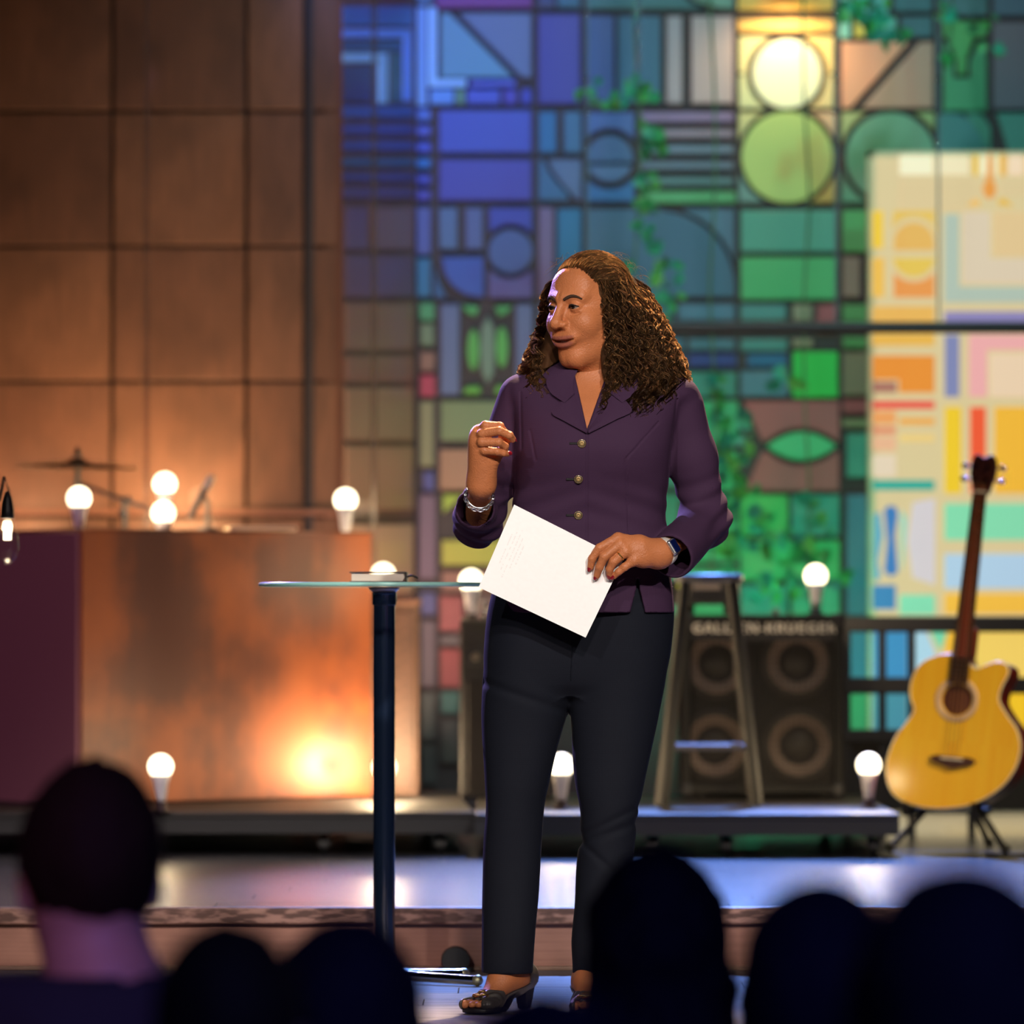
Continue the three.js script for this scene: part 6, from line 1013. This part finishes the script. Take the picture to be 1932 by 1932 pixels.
  const g = new THREE.BufferGeometry(); g.setAttribute('position', new THREE.Float32BufferAttribute(pos, 3)); g.setAttribute('normal', new THREE.Float32BufferAttribute(nor, 3)); g.setAttribute('color', new THREE.Float32BufferAttribute(col, 3)); g.setIndex(idx);
  const hair = mesh('hair', g, hairM, speaker); mesh('under_layer', base, new THREE.MeshPhysicalMaterial({ color: 0xffffff, vertexColors: true, roughness: .8, specularIntensity: .15, side: THREE.DoubleSide }), hair);
  console.log('hair tris', idx.length / 3, 'locks', made, Date.now() - t0);
}
// ------------------------------------------------------------------ audience: people seated in front of the stage, seen from behind
{
  const chairM = std(0x0c0c10, .6), chair0 = [];
  function chair(label, x, z) {
    const t = thing('audience_chair', label, 'chair', V(x, AUD, z), 0, 'audience chairs');
    mesh('seat', rbox(.44, .06, .42, .02, 0, .42, 0), chairM, t); mesh('backrest', rbox(.44, .3, .04, .015, 0, .66, .23), chairM, t);
    for (const sx of [-1, 1]) { mesh('leg', rod(V(sx * .2, 0, -.18), V(sx * .2, .4, -.18), .011), blackPaint, t); mesh('leg', rod(V(sx * .2, 0, .25), V(sx * .2, .8, .22), .011), blackPaint, t); }
  }
  // cx, top: survey numbers of the crown of the head; D: distance
  function sitter(label, chairLabel, cx, top, D, o) {
    const crown = W(cx, top, D), k = o.k || 1, x = crown.x, z = crown.z, yT = crown.y, hr = V(.077 * k, .118 * k, .097 * k), hc = V(x, yT - .105 * k, z), t = thing('person', label, 'person', V(0, 0, 0), 0, undefined);
    const turn = o.turn || 0, cT = Math.cos(turn), sT = Math.sin(turn);
    const loc = (px, py, pz) => { const a = px - x, b = pz - z; return [a * cT + b * sT, py - hc.y, -a * sT + b * cT]; }; // +z local: back of the head (towards the camera)
    const nk = V(x, hc.y - .07 * k, z + .02), nb = V(x + (o.lean || 0), yT - .235 * k, z + .035), shY = yT - .25 * k, seatY = AUD + .545, nr = o.neck || 1, dr = Math.min(.3, (shY - seatY) * .75);
    const head = (a, b, c) => { const [u, v, w] = loc(a, b, c), ax = Math.abs(u); let d = sdEll(u, v, w, 0, .012, .008, hr.x, hr.y * .86, hr.z); d = smin(d, sdEll(u, v, w, 0, -.055 * k, -.035, .06 * k, .075 * k, .06 * k), .03); d = smin(d, sdEll(ax, v, w, .078 * k, -.02 * k, -.004, .011, .032 * k, .018), .006); d = smin(d, sdCone(u, v, w, V(0, -.01, -.085), V(0, -.045, -.105), .009, .012), .012); return smin(d, sdCone(a, b, c, nk, nb, .052 * k * nr, .062 * k * nr), .03); };
    const torsoF = (a, b, c, g) => { let d = sdCone(a, b, c, V(x - .14 * k, shY - .03, z + .035), V(x + .14 * k, shY - .03, z + .035), .062 * k + g, .062 * k + g); d = smin(d, sdCone(a, b, c, nb.clone().setY(nb.y - .02), V(x, shY - .04, z + .03), .058 * k + g, .1 * k + g), .05); d = smin(d, sdEll(a, b, c, x, (shY + seatY) / 2, z + .03, .18 * k + g, (shY - seatY) / 2 + .08, .115 * k + g), .06);
      for (const s of [-1, 1]) { d = smin(d, sdCone(a, b, c, V(x + s * .17 * k, shY - .04, z + .03), V(x + s * .22 * k, shY - dr, z + .0), .055 * k + g, .045 * k + g), .03); d = smin(d, sdCone(a, b, c, V(x + s * .22 * k, shY - dr, z), V(x + s * .12 * k, shY - dr * 1.05, z - .22), .042 * k + g, .034 * k + g), .02); } return d; };
    const legsF = (a, b, c, g) => { let d = 1e3; for (const s of [-1, 1]) { d = smin(d, sdCone(a, b, c, V(x + s * .09, seatY, z), V(x + s * .11, seatY + .01, z - .42), .085 + g, .06 + g), .02); d = smin(d, sdCone(a, b, c, V(x + s * .11, seatY + .01, z - .42), V(x + s * .11, AUD + .1, z - .4), .058 + g, .045 + g), .03); d = smin(d, sdCone(a, b, c, V(x + s * .11, AUD + .055, z - .37), V(x + s * .12, AUD + .045, z - .56), .045 + g, .038 + g), .03); } return d; };
    const skin = std(new THREE.Color(...(o.skin || [.42, .24, .17])), .55);
    const bodyG = merged([netMesh(head, [x - .12, yT - .36, z - .14], [x + .12, yT + .02, z + .15], .006), netMesh((a, b, c) => Math.min(torsoF(a, b, c, -.012), legsF(a, b, c, -.01)), [x - .34, AUD, z - .66], [x + .34, yT - .27, z + .2], .02)]);
    mesh('body', bodyG, skin, t);
    const cloth = std(new THREE.Color(...(o.cloth || [.008, .01, .02])), .85);
    const clothF = (a, b, c) => Math.max(Math.min(torsoF(a, b, c, .004), legsF(a, b, c, .004)), -(sdCone(a, b, c, nk, nb.clone().setY(nb.y + .035), .056 * k * nr, .067 * k * nr)), b - (nb.y + .012));
    mesh('clothing', netMesh(clothF, [x - .36, AUD + .004, z - .68], [x + .36, yT - .2, z + .22], .014), cloth, t);
    // hair cap or long hair
    const low = o.long ? -.26 : -.062, hf = (a, b, c) => { const [u, v, w] = loc(a, b, c); const n = .006 * n3(a * 60, b * 30, c * 60, 31) + .008 * n3(a * 18, b * 18, c * 18, 32); let d = sdEll(u, v, w, 0, .018 * k, .01, hr.x + (o.vol || .008), hr.y * .88 + (o.vol || .008), hr.z + (o.vol || .008)) + n;
      if (o.long) { d = smin(d, sdCone(u, v, w, V(0, -.02, .03), V(0, low * k, .055), .085 * k, o.longR || .09), .04) + n; d = smax(d, (low - .03) * k - v, .02); } else { const nape = low * k - .03 * sst(.0, .09, w) + (w < .02 ? .05 : 0); d = smax(d, nape - v, .012); }
      const face = sdEll(u, v, w, 0, -.05 * k, -.11, .07 * k, .1 * k, .08); return smax(d, -face, .01); };
    mesh('hair', netMesh(hf, [x - .16, yT - .42, z - .15], [x + .16, yT + .04, z + .2], .006), std(new THREE.Color(...(o.hair || [.008, .006, .006])), .75, 0, { specularIntensity: .15 }), t);
    chair(chairLabel, x, z + .02);
  }
  sitter('man with short dark hair and bare neck in the audience, seen from behind', 'black chair under the man with the bare neck', 170, 1472, 7.1, { k: 1.12, neck: 1.15, lean: .02, hair: [.018, .011, .007], skin: [.45, .26, .2], cloth: [.007, .01, .02], turn: -.25, vol: .009 });
  sitter('dark haired listener seen from behind, right beside the man with the bare neck', 'black chair two places left of the lectern pole', 432, 1778, 5.3, { k: .86, hair: [.01, .008, .005], cloth: [.006, .006, .02] });
  sitter('listener with a broad round head of dark hair in front of the lectern pole', 'black chair in front of the lectern pole', 655, 1785, 6.2, { hair: [.009, .008, .014], vol: .016, cloth: [.006, .006, .02] });
  sitter('tallest dark long haired listener, covering the lower leg of the speaker', 'black chair under the tallest long haired listener', 1240, 1650, 7.2, { hair: [.006, .006, .01], long: true, vol: .02, longR: .125 });
  sitter('dark haired listener in the middle of the three on the right', 'black chair in the middle of the right hand row', 1545, 1720, 5.4, { hair: [.006, .006, .012], vol: .014 });
  sitter('dark haired listener cut off by the right edge of the picture', 'black chair at the right edge of the row', 1815, 1710, 4.5, { hair: [.006, .006, .01], vol: .02 });
  sitter('listener whose crown only just shows at the bottom between the shoes', 'black chair below the shoes of the speaker', 1022, 1912, 3.5, { k: .85, hair: [.006, .006, .02] });
}

renderer.render(scene, camera);
